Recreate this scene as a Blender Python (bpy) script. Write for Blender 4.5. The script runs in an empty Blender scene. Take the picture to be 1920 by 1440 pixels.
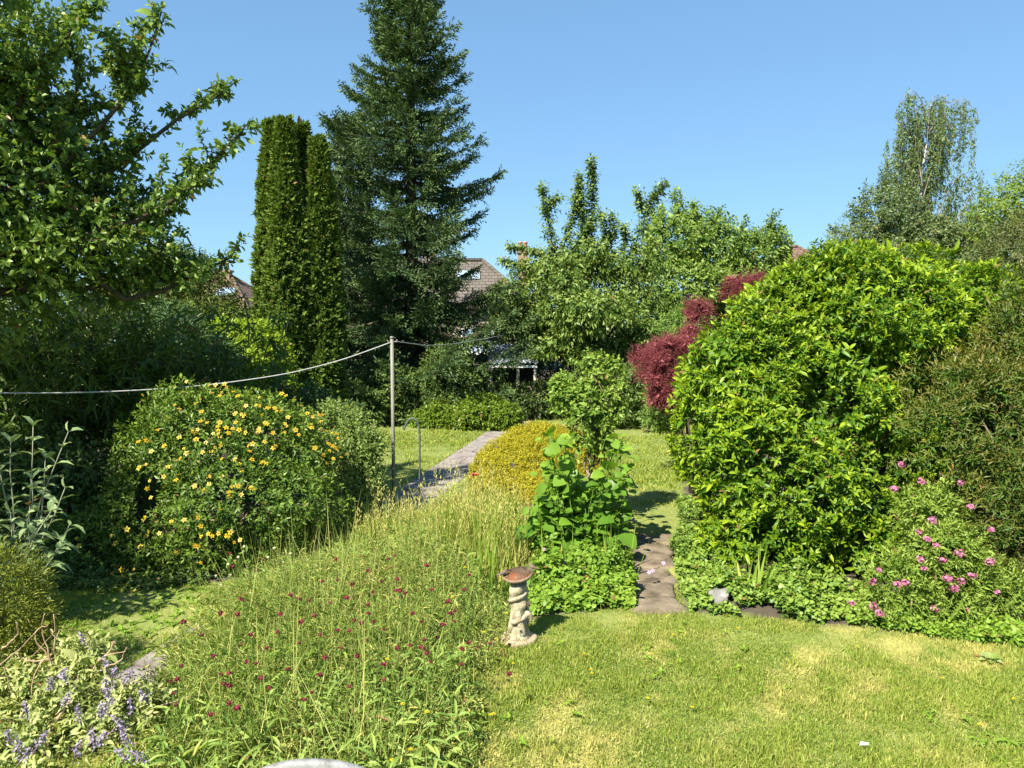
import bpy, math, zlib
import numpy as np
from mathutils import Vector

RAD = math.radians
scene = bpy.context.scene
COL = scene.collection

# ------------------------------------------------------------------ camera
CAM_H, F_PX, HORIZON = 2.45, 1450.0, 600.0
PITCH = math.atan((720 - HORIZON) / F_PX)
cam_data = bpy.data.cameras.new("camera")
cam_data.sensor_width = 36.0
cam_data.lens = 36.0 * F_PX / 1920.0
cam_data.clip_start, cam_data.clip_end = 0.05, 2000.0
cam = bpy.data.objects.new("camera", cam_data)
cam.location = (0, 0, CAM_H)
cam.rotation_euler = (math.pi / 2 - PITCH, 0, 0)
COL.objects.link(cam)
scene.camera = cam

# ------------------------------------------------------------------ light
SUN_EL = RAD(48.0)
SUN_HX, SUN_HY = -0.60, -0.80            # horizontal direction towards the sun: behind the camera, to the left
world = bpy.data.worlds.new("World")
scene.world = world
world.use_nodes = True
wn, wl = world.node_tree.nodes, world.node_tree.links
bg = wn["Background"]
sky = wn.new("ShaderNodeTexSky")
sky.sky_type = 'NISHITA'
sky.sun_disc = False
sky.sun_elevation = SUN_EL
sky.sun_rotation = math.atan2(SUN_HX, SUN_HY)
sky.altitude = 0.0
sky.air_density = 1.0
sky.dust_density = 0.0
sky.ozone_density = 3.0
# even out the sky's strong brightness range the way a phone's tone curve does, and set its white balance
sgam = wn.new("ShaderNodeGamma"); sgam.inputs[1].default_value = 0.5
swb = wn.new("ShaderNodeMix"); swb.data_type = 'RGBA'; swb.blend_type = 'MULTIPLY'; swb.inputs[0].default_value = 1.0
swb.inputs[7].default_value = (0.74, 1.14, 1.50, 1)
wl.new(sky.outputs[0], sgam.inputs[0]); wl.new(sgam.outputs[0], swb.inputs[6]); wl.new(swb.outputs[2], bg.inputs[0])
bg.inputs[1].default_value = 0.095
sun_data = bpy.data.lights.new("sun", 'SUN')
sun_data.energy = 4.8
sun_data.angle = RAD(0.5)
sun_data.color = (1.0, 0.94, 0.80)
sun = bpy.data.objects.new("sun", sun_data)
sdir = Vector((SUN_HX * math.cos(SUN_EL), SUN_HY * math.cos(SUN_EL), math.sin(SUN_EL)))
sun.rotation_euler = (-sdir).to_track_quat('-Z', 'Y').to_euler()
sun.location = sdir * 60
COL.objects.link(sun)
scene.view_settings.view_transform = 'Standard'
scene.view_settings.look = 'None'
scene.view_settings.exposure = 1.52
scene.view_settings.gamma = 1.0
scene.cycles.max_bounces = 8
scene.cycles.diffuse_bounces = 2
scene.cycles.glossy_bounces = 2
scene.cycles.transmission_bounces = 4
scene.cycles.transparent_max_bounces = 8

# ------------------------------------------------------------------ helpers
def rng_for(key):
    return np.random.default_rng(zlib.crc32(str(key).encode()))

def ray(px, py):
    rx, ry = (px - 960) / F_PX, (720 - py) / F_PX
    s, c = math.sin(PITCH), math.cos(PITCH)
    return np.array([rx, c + ry * s, -s + ry * c])

def at(px, py, Y):
    d = ray(px, py)
    return np.array([0, 0, CAM_H]) + d * (Y / d[1])

def gnd(px, py, z=0.0):
    d = ray(px, py)
    return np.array([0, 0, CAM_H]) + d * ((z - CAM_H) / d[2])

def norm(v):
    v = np.asarray(v, float)
    return v / np.maximum(np.linalg.norm(v, axis=-1, keepdims=True), 1e-9)

BASE = {}

def props(o, label=None, cat=None, group=None, kind=None):
    for k, v in (("label", label), ("category", cat), ("group", group), ("kind", kind)):
        if v:
            o[k] = v
    return o

def thing(name, label, cat, loc=(0, 0, 0), group=None):
    o = bpy.data.objects.new(name, None)
    o.empty_display_size = 0.2
    COL.objects.link(o)
    o.location = tuple(float(v) for v in loc)
    BASE[o.name] = np.array(loc, float)
    return props(o, label, cat, group)

def mesh_data(name, V, loops, sizes, mats, attrs=None, smooth=True, midx=None):
    me = bpy.data.meshes.new(name)
    V = np.ascontiguousarray(V, dtype=np.float32)
    loops = np.ascontiguousarray(loops, dtype=np.int32)
    sizes = np.asarray(sizes, dtype=np.int32)
    me.vertices.add(len(V))
    me.vertices.foreach_set("co", V.ravel())
    me.loops.add(len(loops))
    me.loops.foreach_set("vertex_index", loops)
    me.polygons.add(len(sizes))
    st = np.zeros(len(sizes), np.int32)
    st[1:] = np.cumsum(sizes)[:-1]
    me.polygons.foreach_set("loop_start", st)
    if midx is not None:
        me.polygons.foreach_set("material_index", np.asarray(midx, np.int32))
    me.update(calc_edges=True)
    me.polygons.foreach_set("use_smooth", np.full(len(sizes), smooth, dtype=bool))
    for k, a in (attrs or {}).items():
        at_ = me.attributes.new(k, 'FLOAT', 'POINT')
        at_.data.foreach_set("value", np.ascontiguousarray(a, dtype=np.float32))
    for m in (mats if isinstance(mats, (list, tuple)) else [mats]):
        me.materials.append(m)
    return me

def part(name, geo, mats, parent=None, smooth=True, **pr):
    """geo = (V, loops, sizes[, attrs[, midx]]) in world space."""
    V, loops, sizes = geo[0], geo[1], geo[2]
    attrs = geo[3] if len(geo) > 3 else None
    midx = geo[4] if len(geo) > 4 else None
    base = BASE[parent.name] if parent is not None else np.zeros(3)
    o = bpy.data.objects.new(name, mesh_data(name, np.asarray(V) - base, loops, sizes, mats, attrs, smooth, midx))
    COL.objects.link(o)
    if parent is not None:
        o.parent = parent
    BASE[o.name] = base
    return props(o, **pr)

def join(*geos):
    Vs, Ls, Ss, As, Ms, off = [], [], [], {}, [], 0
    keys = set()
    for g in geos:
        if len(g) > 3 and g[3]:
            keys |= set(g[3])
    for g in geos:
        Vs.append(np.asarray(g[0], float)); Ls.append(np.asarray(g[1]) + off); Ss.append(np.asarray(g[2]))
        for k in keys:
            As.setdefault(k, []).append(g[3][k] if len(g) > 3 and g[3] and k in g[3] else np.zeros(len(g[0])))
        Ms.append(g[4] if len(g) > 4 and g[4] is not None else np.zeros(len(g[2]), int))
        off += len(g[0])
    return (np.concatenate(Vs), np.concatenate(Ls), np.concatenate(Ss), {k: np.concatenate(v) for k, v in As.items()}, np.concatenate(Ms))

def with_mat(g, i):
    return (g[0], g[1], g[2], g[3] if len(g) > 3 else None, np.full(len(g[2]), i, int))

def box(c, s, rz=0.0):
    x, y, z = np.array(s, float) / 2
    v = np.array([[-x, -y, -z], [x, -y, -z], [x, y, -z], [-x, y, -z], [-x, -y, z], [x, -y, z], [x, y, z], [-x, y, z]])
    ca, sa = math.cos(rz), math.sin(rz)
    v = v @ np.array([[ca, sa, 0], [-sa, ca, 0], [0, 0, 1]]) + np.array(c)
    f = [0, 3, 2, 1, 4, 5, 6, 7, 0, 1, 5, 4, 1, 2, 6, 5, 2, 3, 7, 6, 3, 0, 4, 7]
    return (v, np.array(f), np.full(6, 4))

def tube(pts, rad, sides=6, cap=True):
    pts = np.asarray(pts, float)
    n = len(pts)
    rad = np.broadcast_to(np.asarray(rad, float), (n,))
    t = norm(np.gradient(pts, axis=0))
    ref = np.array([0, 0, 1.0]) if abs(t[0][2]) < 0.9 else np.array([1.0, 0, 0])
    a = norm(np.cross(t, ref))
    for i in range(1, n):                       # keep the frame from flipping
        a[i] = norm(a[i - 1] - t[i] * np.dot(a[i - 1], t[i]))
    b = np.cross(t, a)
    th = np.linspace(0, 2 * math.pi, sides, endpoint=False)
    V = pts[:, None, :] + rad[:, None, None] * (np.cos(th)[None, :, None] * a[:, None, :] + np.sin(th)[None, :, None] * b[:, None, :])
    i, j = np.meshgrid(np.arange(n - 1), np.arange(sides), indexing='ij')
    j2 = (j + 1) % sides
    F = np.stack([i * sides + j, i * sides + j2, (i + 1) * sides + j2, (i + 1) * sides + j], -1).reshape(-1, 4)
    loops, sizes = [F.ravel()], [np.full(len(F), 4)]
    if cap:
        loops += [np.arange(sides)[::-1], (n - 1) * sides + np.arange(sides)]
        sizes += [np.array([sides]), np.array([sides])]
    return (V.reshape(-1, 3), np.concatenate(loops), np.concatenate(sizes))

def lathe(c, prof, sides=24, wob=None):
    """prof = list of (radius, z)."""
    prof = np.array(prof, float)
    th = np.linspace(0, 2 * math.pi, sides, endpoint=False)
    n = len(prof)
    r = np.repeat(prof[:, 0][:, None], sides, 1)
    z = np.repeat(prof[:, 1][:, None], sides, 1)
    T = np.repeat(th[None], n, 0)
    if wob is not None:
        r = r * wob(T, z)
    V = np.stack([r * np.cos(T), r * np.sin(T), z], -1).reshape(-1, 3) + np.array(c)
    i, j = np.meshgrid(np.arange(n - 1), np.arange(sides), indexing='ij')
    j2 = (j + 1) % sides
    F = np.stack([i * sides + j, i * sides + j2, (i + 1) * sides + j2, (i + 1) * sides + j], -1).reshape(-1, 4)
    loops = [F.ravel(), np.arange(sides)[::-1], (n - 1) * sides + np.arange(sides)]
    return (V, np.concatenate(loops), np.concatenate([np.full(len(F), 4), [sides, sides]]))

def blob(c, r, seed, amp=0.15, nu=20, nv=12, freq=2.0):
    u = np.linspace(0, 2 * math.pi, nu, endpoint=False)
    v = np.linspace(0.02, math.pi - 0.02, nv)
    prof = np.stack([np.sin(v), -np.cos(v)], -1)
    g = lathe((0, 0, 0), prof, nu)
    d = norm(g[0])
    V = d * (1 + amp * lump(d * freq, seed))[:, None] * np.array(r) + np.array(c)
    return (V, g[1], g[2])

_LUMP = {}
def lump(X, seed, octaves=3):
    """smooth random field, about -1..1"""
    key = (seed, octaves)
    if key not in _LUMP:
        g = rng_for(("lump", seed))
        K, A, P = [], [], []
        for o in range(octaves):
            for _ in range(6):
                K.append(norm(g.normal(size=3)) * (1.0 * 1.9 ** o) * g.uniform(.7, 1.4)); A.append(0.33 / 1.6 ** o); P.append(g.uniform(0, 6.28))
        _LUMP[key] = (np.array(K), np.array(A), np.array(P))
    K, A, P = _LUMP[key]
    return (np.sin(np.asarray(X) @ K.T + P) * A).sum(-1)

# ---- leaf templates: (u along, v across, w up), faces
def tpl(vs, fs):
    return (np.array(vs, float), np.concatenate([np.array(f) for f in fs]), np.array([len(f) for f in fs]))
KITE = tpl([(0, 0, 0), (.42, -.5, .07), (1, 0, -.04), (.42, .5, .07)], [(0, 1, 2), (0, 2, 3)])
OVAL = tpl([(0, 0, 0), (.28, -.42, .07), (.28, 0, 0), (.28, .42, .07), (.66, -.38, .04), (.66, 0, -.03), (.66, .38, .04), (1, 0, -.12)],
           [(0, 1, 2), (0, 2, 3), (1, 4, 5, 2), (2, 5, 6, 3), (4, 7, 5), (5, 7, 6)])
ROUND = tpl([(0, 0, 0), (.12, -.45, .05), (.3, 0, -.01), (.12, .45, .05), (.55, -.5, .06), (.6, 0, -.04), (.55, .5, .06), (.85, -.25, -.05), (1, 0, -.12), (.85, .25, -.05)],
            [(0, 1, 2), (0, 2, 3), (1, 4, 5, 2), (2, 5, 6, 3), (4, 7, 8, 5), (5, 8, 9, 6)])
BLADE = tpl([(0, -.5, 0), (0, .5, 0), (.35, -.46, 0), (.35, .46, 0), (.7, -.3, 0), (.7, .3, 0), (1, 0, 0)],
            [(0, 2, 3, 1), (2, 4, 5, 3), (4, 6, 5)])
STRIP = tpl([(0, -.5, 0), (0, .5, 0), (.5, -.45, 0), (.5, .45, 0), (1, 0, 0)], [(0, 2, 3, 1), (2, 4, 3)])

def leaf_geo(P, D, N, L, W, T, rnd, tip, bend=0.0):
    n = len(P)
    tv, tl, ts = T
    D = norm(D)
    S = norm(np.cross(D, N))
    N = np.cross(S, D)
    L = np.broadcast_to(L, (n,)); W = np.broadcast_to(W, (n,)); bend = np.broadcast_to(bend, (n,))
    V = (P[:, None, :] + (L[:, None] * tv[None, :, 0])[..., None] * D[:, None, :]
         + (W[:, None] * tv[None, :, 1])[..., None] * S[:, None, :]
         + (L[:, None] * tv[None, :, 2])[..., None] * N[:, None, :])
    V[..., 2] -= (L * bend)[:, None] * tv[None, :, 0] ** 2
    nv = len(tv)
    loops = (tl[None, :] + (np.arange(n) * nv)[:, None]).ravel()
    sizes = np.tile(ts, n)
    return (V.reshape(-1, 3), loops, sizes, {"rnd": np.repeat(np.broadcast_to(rnd, (n,)), nv), "tip": np.repeat(np.broadcast_to(tip, (n,)), nv)})

def basis(D):
    ref = np.where(np.abs(D[:, 2:3]) < .9, np.array([[0, 0, 1.0]]), np.array([[1.0, 0, 0]]))
    A = norm(np.cross(D, ref))
    return A, np.cross(D, A)

def whorl(P, D, k, sl, L, W, T, g, ang=(75, 30), bend=.12, lv=.2, young=.0):
    """k leaves up each shoot of length sl; the ones at the shoot's tip are the young ones"""
    n = len(P)
    D = norm(D)
    A, B = basis(D)
    phi0 = g.uniform(0, 6.28, n)
    srnd = np.clip(.62 * g.uniform(0, 1, n) + .19 + .30 * lump(P * 1.9, 'tint'), 0, 1)
    out = []
    for j in range(k):
        t = j / max(1, k - 1)
        az = phi0 + j * 2.4 + g.normal(0, .25, n)
        rad = np.cos(az)[:, None] * A + np.sin(az)[:, None] * B
        an = np.radians(ang[0] + (ang[1] - ang[0]) * t + g.normal(0, 12, n))
        ld = np.cos(an)[:, None] * D + np.sin(an)[:, None] * rad
        nn = np.sin(an)[:, None] * D - np.cos(an)[:, None] * rad + g.normal(0, .22, (n, 3))
        pos = P + D * (np.broadcast_to(sl, (n,)) * t)[:, None]
        s = np.exp(g.normal(0, lv, n))
        rr = np.clip(.6 * srnd + .4 * g.uniform(0, 1, n), 0, .97)
        rr = np.where(g.uniform(size=n) < .010, 1.0, rr)
        tp = np.clip((t - .25) * 1.3, 0, 1) * np.clip(.55 + .6 * srnd + young, 0, 1) * np.ones(n)
        out.append(leaf_geo(pos, ld, nn, L * s, W * s, T, rr, tp, bend * g.uniform(.3, 1.6, n)))
    return join(*out)

def shell(blobs, n, seed, depth=.35, amp=.16, freq=1.6, inner=.62, back=.55, zmin=.03, low=None):
    """points in the outer layer of a union of lumpy ellipsoids -> positions, outward normals"""
    g = rng_for(("shell", seed))
    bl = np.array(blobs, float)
    c, r = bl[:, :3], bl[:, 3:6]
    w = (r[:, 0] * r[:, 2] + r[:, 1] * r[:, 2] + r[:, 0] * r[:, 1])
    idx = g.choice(len(bl), size=int(n * 1.9), p=w / w.sum())
    d = norm(g.normal(size=(len(idx), 3)))
    rr = r[idx]
    fac = (1 + amp * lump((c[idx] + d * rr) * freq, seed)) * (1 - depth * g.uniform(0, 1, len(idx)) ** 1.6)
    P = c[idx] + d * rr * fac[:, None]
    Nn = norm(d / rr)
    keep = P[:, 2] > zmin
    keep &= ~((Nn[:, 1] > .25) & (g.uniform(size=len(P)) < back))
    if low is not None:
        keep &= ~((Nn[:, 2] < -.3) & (g.uniform(size=len(P)) < low))
    for k in range(len(bl)):
        q = (((P - c[k]) / r[k]) ** 2).sum(1)
        keep &= ~((q < inner ** 2) & (idx != k))
    P, Nn = P[keep][:n], Nn[keep][:n]
    return P, Nn, g

# ------------------------------------------------------------------ materials
def new_mat(name):
    m = bpy.data.materials.new(name)
    m.use_nodes = True
    nt = m.node_tree
    return m, nt.nodes, nt.links, nt.nodes["Principled BSDF"]

def mixcol(N, L, fac, a, b):
    mx = N.new("ShaderNodeMix"); mx.data_type = 'RGBA'
    for sock, v in ((mx.inputs[0], fac), (mx.inputs[6], a), (mx.inputs[7], b)):
        if hasattr(v, "is_output"):
            L.new(v, sock)
        elif isinstance(v, (tuple, list)):
            sock.default_value = (*v[:3], 1)
        else:
            sock.default_value = v
    return mx.outputs[2]

def attr(N, name):
    a = N.new("ShaderNodeAttribute"); a.attribute_name = name
    return a.outputs["Fac"]

def leaf_mat(name, c0, c1, tip=None, trans=.38, rough=.42, spec=.45, tcol=(1.25, 1.25, .55)):
    m, N, L, p = new_mat(name)
    if c0[1] > c0[0]:                        # greens: deepen the chroma
        c0, c1 = [(c[0] * .92, c[1], c[2] * .66) for c in (c0, c1)]
        tip = tip and (tip[0] * .95, tip[1], tip[2] * .7)
    spec = spec * .6
    col = mixcol(N, L, attr(N, "rnd"), c0, c1)
    if tip:
        col = mixcol(N, L, attr(N, "tip"), col, tip)
    gt = N.new("ShaderNodeMath"); gt.operation = 'GREATER_THAN'; gt.inputs[1].default_value = .985
    L.new(attr(N, "rnd"), gt.inputs[0])
    col = mixcol(N, L, gt.outputs[0], col, (.22, .13, .05))      # the odd dead leaf
    L.new(col, p.inputs["Base Color"])
    p.inputs["Roughness"].default_value = rough
    p.inputs["Specular IOR Level"].default_value = spec
    tr = N.new("ShaderNodeBsdfTranslucent")
    mul = N.new("ShaderNodeMix"); mul.data_type = 'RGBA'; mul.blend_type = 'MULTIPLY'
    mul.inputs[0].default_value = 1.0
    L.new(col, mul.inputs[6]); mul.inputs[7].default_value = (*tcol, 1)
    L.new(mul.outputs[2], tr.inputs[0])
    ms = N.new("ShaderNodeMixShader"); ms.inputs[0].default_value = trans
    L.new(p.outputs[0], ms.inputs[1]); L.new(tr.outputs[0], ms.inputs[2])
    L.new(ms.outputs[0], N["Material Output"].inputs[0])
    return m

def noise_mat(name, cols, scale=6.0, rough=.85, bump=.3, bscale=30.0, detail=6.0, stretch=None, spec=.3, metal=0.0):
    m, N, L, p = new_mat(name)
    tc = N.new("ShaderNodeTexCoord")
    src = tc.outputs["Object"]
    if stretch:
        mp = N.new("ShaderNodeMapping"); mp.inputs["Scale"].default_value = stretch
        L.new(src, mp.inputs[0]); src = mp.outputs[0]
    nz = N.new("ShaderNodeTexNoise"); nz.inputs["Scale"].default_value = scale; nz.inputs["Detail"].default_value = detail
    L.new(src, nz.inputs["Vector"])
    cr = N.new("ShaderNodeValToRGB")
    el = cr.color_ramp.elements
    el[0].position, el[1].position = .3, .7
    el[0].color, el[1].color = (*cols[0], 1), (*cols[-1], 1)
    for i, c in enumerate(cols[1:-1]):
        e = el.new(.3 + .4 * (i + 1) / (len(cols) - 1)); e.color = (*c, 1)
    L.new(nz.outputs[0], cr.inputs[0]); L.new(cr.outputs[0], p.inputs["Base Color"])
    p.inputs["Roughness"].default_value = rough
    p.inputs["Specular IOR Level"].default_value = spec
    p.inputs["Metallic"].default_value = metal
    if bump:
        n2 = N.new("ShaderNodeTexNoise"); n2.inputs["Scale"].default_value = bscale; n2.inputs["Detail"].default_value = 8
        L.new(src, n2.inputs["Vector"])
        bp = N.new("ShaderNodeBump"); bp.inputs["Strength"].default_value = bump; bp.inputs["Distance"].default_value = .02
        L.new(n2.outputs[0], bp.inputs["Height"]); L.new(bp.outputs[0], p.inputs["Normal"])
    return m

M_BARK = noise_mat("bark", [(.03, .024, .015), (.085, .068, .045)], 9, .95, .8, 40, stretch=(1, 1, .3))
M_TWIG = noise_mat("twig_bark", [(.10, .075, .05), (.22, .17, .12)], 9, .9, .4, 40)
M_BIRCH = noise_mat("birch_bark", [(.12, .105, .095), (.32, .30, .28), (.40, .385, .36)], 5, .8, .4, 30, stretch=(1, 1, 3))
M_STALK = leaf_mat("green_stalk", (.10, .16, .04), (.18, .24, .07), None, .2, .6, .3)

def stems(name, base, tops, r0, r1, parent, mat, seed, sides=6, wig=.06, seg=6):
    g = rng_for(("stems", seed))
    geos = []
    for tpt in tops:
        b = np.array(base, float) + np.array([g.normal(0, .05), g.normal(0, .05), 0])
        tt = np.linspace(0, 1, seg)[:, None]
        tpt = np.array(tpt, float)
        pl = b + (tpt - b) * np.concatenate([tt ** 1.25, tt ** 1.25, tt ** .9], 1)
        pl[1:-1] += g.normal(0, wig, (seg - 2, 3))
        pl[0, 2] = b[2] - .05
        geos.append(tube(pl, np.linspace(r0, r1, seg) * g.uniform(.75, 1.15), sides))
    return part(name, join(*geos), mat, parent)

# ------------------------------------------------------------------ ground, lawn, beds and paths
def inpoly(x, y, poly):
    poly = np.asarray(poly, float)
    ins = np.zeros(np.shape(x), bool)
    j = len(poly) - 1
    for i in range(len(poly)):
        xi, yi = poly[i]; xj, yj = poly[j]
        ins ^= ((yi > y) != (yj > y)) & (x < (xj - xi) * (y - yi) / (yj - yi + 1e-12) + xi)
        j = i
    return ins

def path_x(Y):
    return -2.32 + .187 * (Y - 5.4)
PATH_W = .74
MEADOW = [(-2.35, 3.2), (-2.1, 4.4), (-2.02, 5.4), (-1.72, 6.8), (-1.35, 8.5), (-1.05, 10.2), (-.2, 10.4), (.0, 8.0), (-.05, 6.2), (-.12, 5.7), (-.3, 5.1), (-.22, 4.4), (-.2, 3.2)]
BED_MID = [(-.05, 6.2), (.0, 8.0), (-.2, 10.4), (-.5, 11.6), (.1, 13.4), (1.1, 13.2), (1.25, 10.5), (1.3, 8.7), (1.16, 7.5), (1.05, 6.45), (.5, 6.3), (.2, 6.15)]
BED_RIGHT = [(1.45, 6.35), (2.0, 6.2), (2.7, 6.05), (3.4, 5.85), (4.4, 5.55), (6.2, 5.3), (6.6, 14), (3.2, 14), (2.35, 10.5), (2.05, 8.9), (1.75, 8.4), (1.6, 7.3)]
BED_LEFT = [(-14, 6.9), (-2.7, 7.0), (-2.15, 8.0), (-1.85, 9.8), (-2.3, 10.6), (-3.6, 14), (-4.6, 20), (-14, 22)]
BED_BACK = [(-14, 17.9), (-3.2, 18.2), (-.2, 17.9), (.5, 19.0), (2.6, 20.4), (4.6, 18.5), (14, 18), (14, 60), (-14, 60)]
SLABS = [(1.08, 6.30), (1.40, 6.28), (1.52, 7.3), (1.95, 8.62), (1.28, 8.68), (1.14, 7.5)]
BEDS = [MEADOW, BED_MID, BED_RIGHT, BED_LEFT, BED_BACK]

def is_path(x, y):
    return (np.abs(x - path_x(y)) < PATH_W / 2) & (y > 4.6) & (y < 19.5)

def dryness(x, y):
    X = np.stack([x, y, np.zeros_like(x)], -1)
    d = .31 + .28 * lump(X * 1.6, "dry_a") + .30 * lump(X * 5.0, "dry_b") + .30 * lump(X * 13.0, "dry_c")
    near = np.clip((9.5 - y) / 3.0, 0, 1)
    return np.clip((d - .27) * 1.1, 0, .85) * (.12 + .88 * near)

gx = np.concatenate([[-400, -150, -60, -30, -16], np.arange(-9, 9.01, .12), [16, 30, 60, 150, 400]])
gy = np.concatenate([[-120, -40, -10, 0, 1.5], np.arange(2.5, 22.01, .12), [28, 40, 60, 120, 300, 700]])
GX, GY = np.meshgrid(gx, gy, indexing='xy')
GZ = .025 * lump(np.stack([GX * .9, GY * .9, GX * 0], -1), "relief") * ((np.abs(GX) < 9.1) & (GY > 2.4) & (GY < 22.1))
GZ = np.where(is_path(GX, GY) | inpoly(GX, GY, SLABS), -.03, GZ)
bed = np.zeros(GX.shape, bool)
for b_ in BEDS:
    bed |= inpoly(GX, GY, b_)
ni, nj = GX.shape
ii, jj = np.meshgrid(np.arange(ni - 1), np.arange(nj - 1), indexing='ij')
GF = np.stack([ii * nj + jj, ii * nj + jj + 1, (ii + 1) * nj + jj + 1, (ii + 1) * nj + jj], -1).reshape(-1, 4)
m_ground, N_, L_, p_ = new_mat("lawn_ground")
nz = N_.new("ShaderNodeTexNoise"); nz.inputs["Scale"].default_value = 14; nz.inputs["Detail"].default_value = 8
tc = N_.new("ShaderNodeTexCoord"); L_.new(tc.outputs["Object"], nz.inputs["Vector"])
gcol = mixcol(N_, L_, nz.outputs[0], (.09, .125, .02), (.20, .23, .05))
gcol = mixcol(N_, L_, attr(N_, "dry"), gcol, (.32, .29, .09))
soil = mixcol(N_, L_, nz.outputs[0], (.035, .028, .018), (.09, .07, .045))
gcol = mixcol(N_, L_, attr(N_, "bed"), gcol, soil)
L_.new(gcol, p_.inputs["Base Color"]); p_.inputs["Roughness"].default_value = .95
bp = N_.new("ShaderNodeBump"); bp.inputs["Strength"].default_value = .6; bp.inputs["Distance"].default_value = .03
L_.new(nz.outputs[0], bp.inputs["Height"]); L_.new(bp.outputs[0], p_.inputs["Normal"])
part("ground", (np.stack([GX, GY, GZ], -1).reshape(-1, 3), GF.ravel(), np.full(len(GF), 4),
                {"dry": dryness(GX, GY).ravel(), "bed": bed.ravel().astype(float)}), m_ground, kind="structure")

M_SLAB = noise_mat("path_stone", [(.13, .11, .10), (.21, .185, .17), (.27, .24, .22)], 5, .9, .5, 40)
M_SLAB2 = noise_mat("worn_stone", [(.06, .047, .032), (.155, .12, .083), (.215, .172, .125)], 6, .9, .6, 30)
g = rng_for("slabs")
sl = []
y = 4.7
while y < 19.3:
    ln = g.uniform(.42, .62)
    nsp = g.choice([1, 2])
    w0 = -PATH_W / 2
    cuts = [-PATH_W / 2, PATH_W / 2] if nsp == 1 else [-PATH_W / 2, g.uniform(-.12, .12), PATH_W / 2]
    for a, b in zip(cuts[:-1], cuts[1:]):
        yc = y + ln / 2
        cx = path_x(yc) + (a + b) / 2
        sl.append(box((cx, yc, -.015 + g.uniform(-.004, .006)), (b - a - .018, ln - .018, .05), -.2 + g.normal(0, .01)))
    y += ln
part("path", join(*sl), M_SLAB, kind="structure", smooth=False)
sl = []
for k, (cx, cy, sx, sy, rz) in enumerate([(1.24, 6.47, .40, .34, .06), (1.27, 6.84, .36, .36, -.05), (1.33, 7.24, .38, .40, .1), (1.38, 7.68, .42, .42, 0), (1.45, 8.12, .5, .40, -.08), (1.42, 8.50, .34, .30, .1), (1.76, 8.46, .32, .34, -.1)]):
    b_ = blob((cx, cy, .0), (sx * .60, sy * .62, .05), ("slab", k), .12, 26, 8, 2.2)
    q_ = b_[0] - np.array([cx, cy, 0]); rr_ = np.hypot(q_[:, 0], q_[:, 1]) + 1e-6; th_ = np.arctan2(q_[:, 1], q_[:, 0]) - rz
    f_ = 1.0 / (np.abs(np.cos(th_)) ** 5 + np.abs(np.sin(th_)) ** 5) ** .2
    b_ = (np.stack([cx + q_[:, 0] * f_, cy + q_[:, 1] * f_, b_[0][:, 2]], -1), b_[1], b_[2])
    V = b_[0].copy(); V[:, 2] = np.clip(V[:, 2], -.05, .026 + .006 * lump(V * 6, ("slabtop", k)))
    sl.append((V, b_[1], b_[2]))
part("stepping_path", join(*sl), M_SLAB2, kind="structure")

# ---- lawn grass: blades, one uncountable object
M_GRASS = None
def grass_mat():
    m, N, L, p = new_mat("grass_blade")
    col = mixcol(N, L, attr(N, "rnd"), (.11, .19, .02), (.33, .385, .062))
    col = mixcol(N, L, attr(N, "tip"), col, (.52, .46, .15))
    L.new(col, p.inputs["Base Color"]); p.inputs["Roughness"].default_value = .5; p.inputs["Specular IOR Level"].default_value = .35
    tr = N.new("ShaderNodeBsdfTranslucent"); L.new(col, tr.inputs[0])
    ms = N.new("ShaderNodeMixShader"); ms.inputs[0].default_value = .35
    L.new(p.outputs[0], ms.inputs[1]); L.new(tr.outputs[0], ms.inputs[2]); L.new(ms.outputs[0], N["Material Output"].inputs[0])
    return m
M_GRASS = grass_mat()

def lawn_ok(x, y, beds=True):
    ok = ~is_path(x, y) & ~inpoly(x, y, SLABS)
    if beds:
        for b_ in BEDS:
            ok &= ~inpoly(x, y, b_)
    return ok

def blades(x, y, h, w, g, lean=.55, bend=.25, z0=0.0, rnd=None, tip=None, T=BLADE, lw=0.0):
    n = len(x)
    az = g.uniform(0, 6.28, n)
    le = np.abs(g.normal(0, lean, n))
    D = np.stack([np.cos(az) * np.sin(le), np.sin(az) * np.sin(le), np.cos(le)], -1)
    A = g.uniform(0, 6.28, n)
    Nn = np.stack([np.cos(A), np.sin(A), np.full(n, .15)], -1)
    P = np.stack([x, y, np.broadcast_to(z0, (n,))], -1)
    return leaf_geo(P, D, Nn, h, w, T, g.uniform(0, 1, n) if rnd is None else rnd, 0 if tip is None else tip, np.abs(g.normal(bend, .15, n)))

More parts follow.
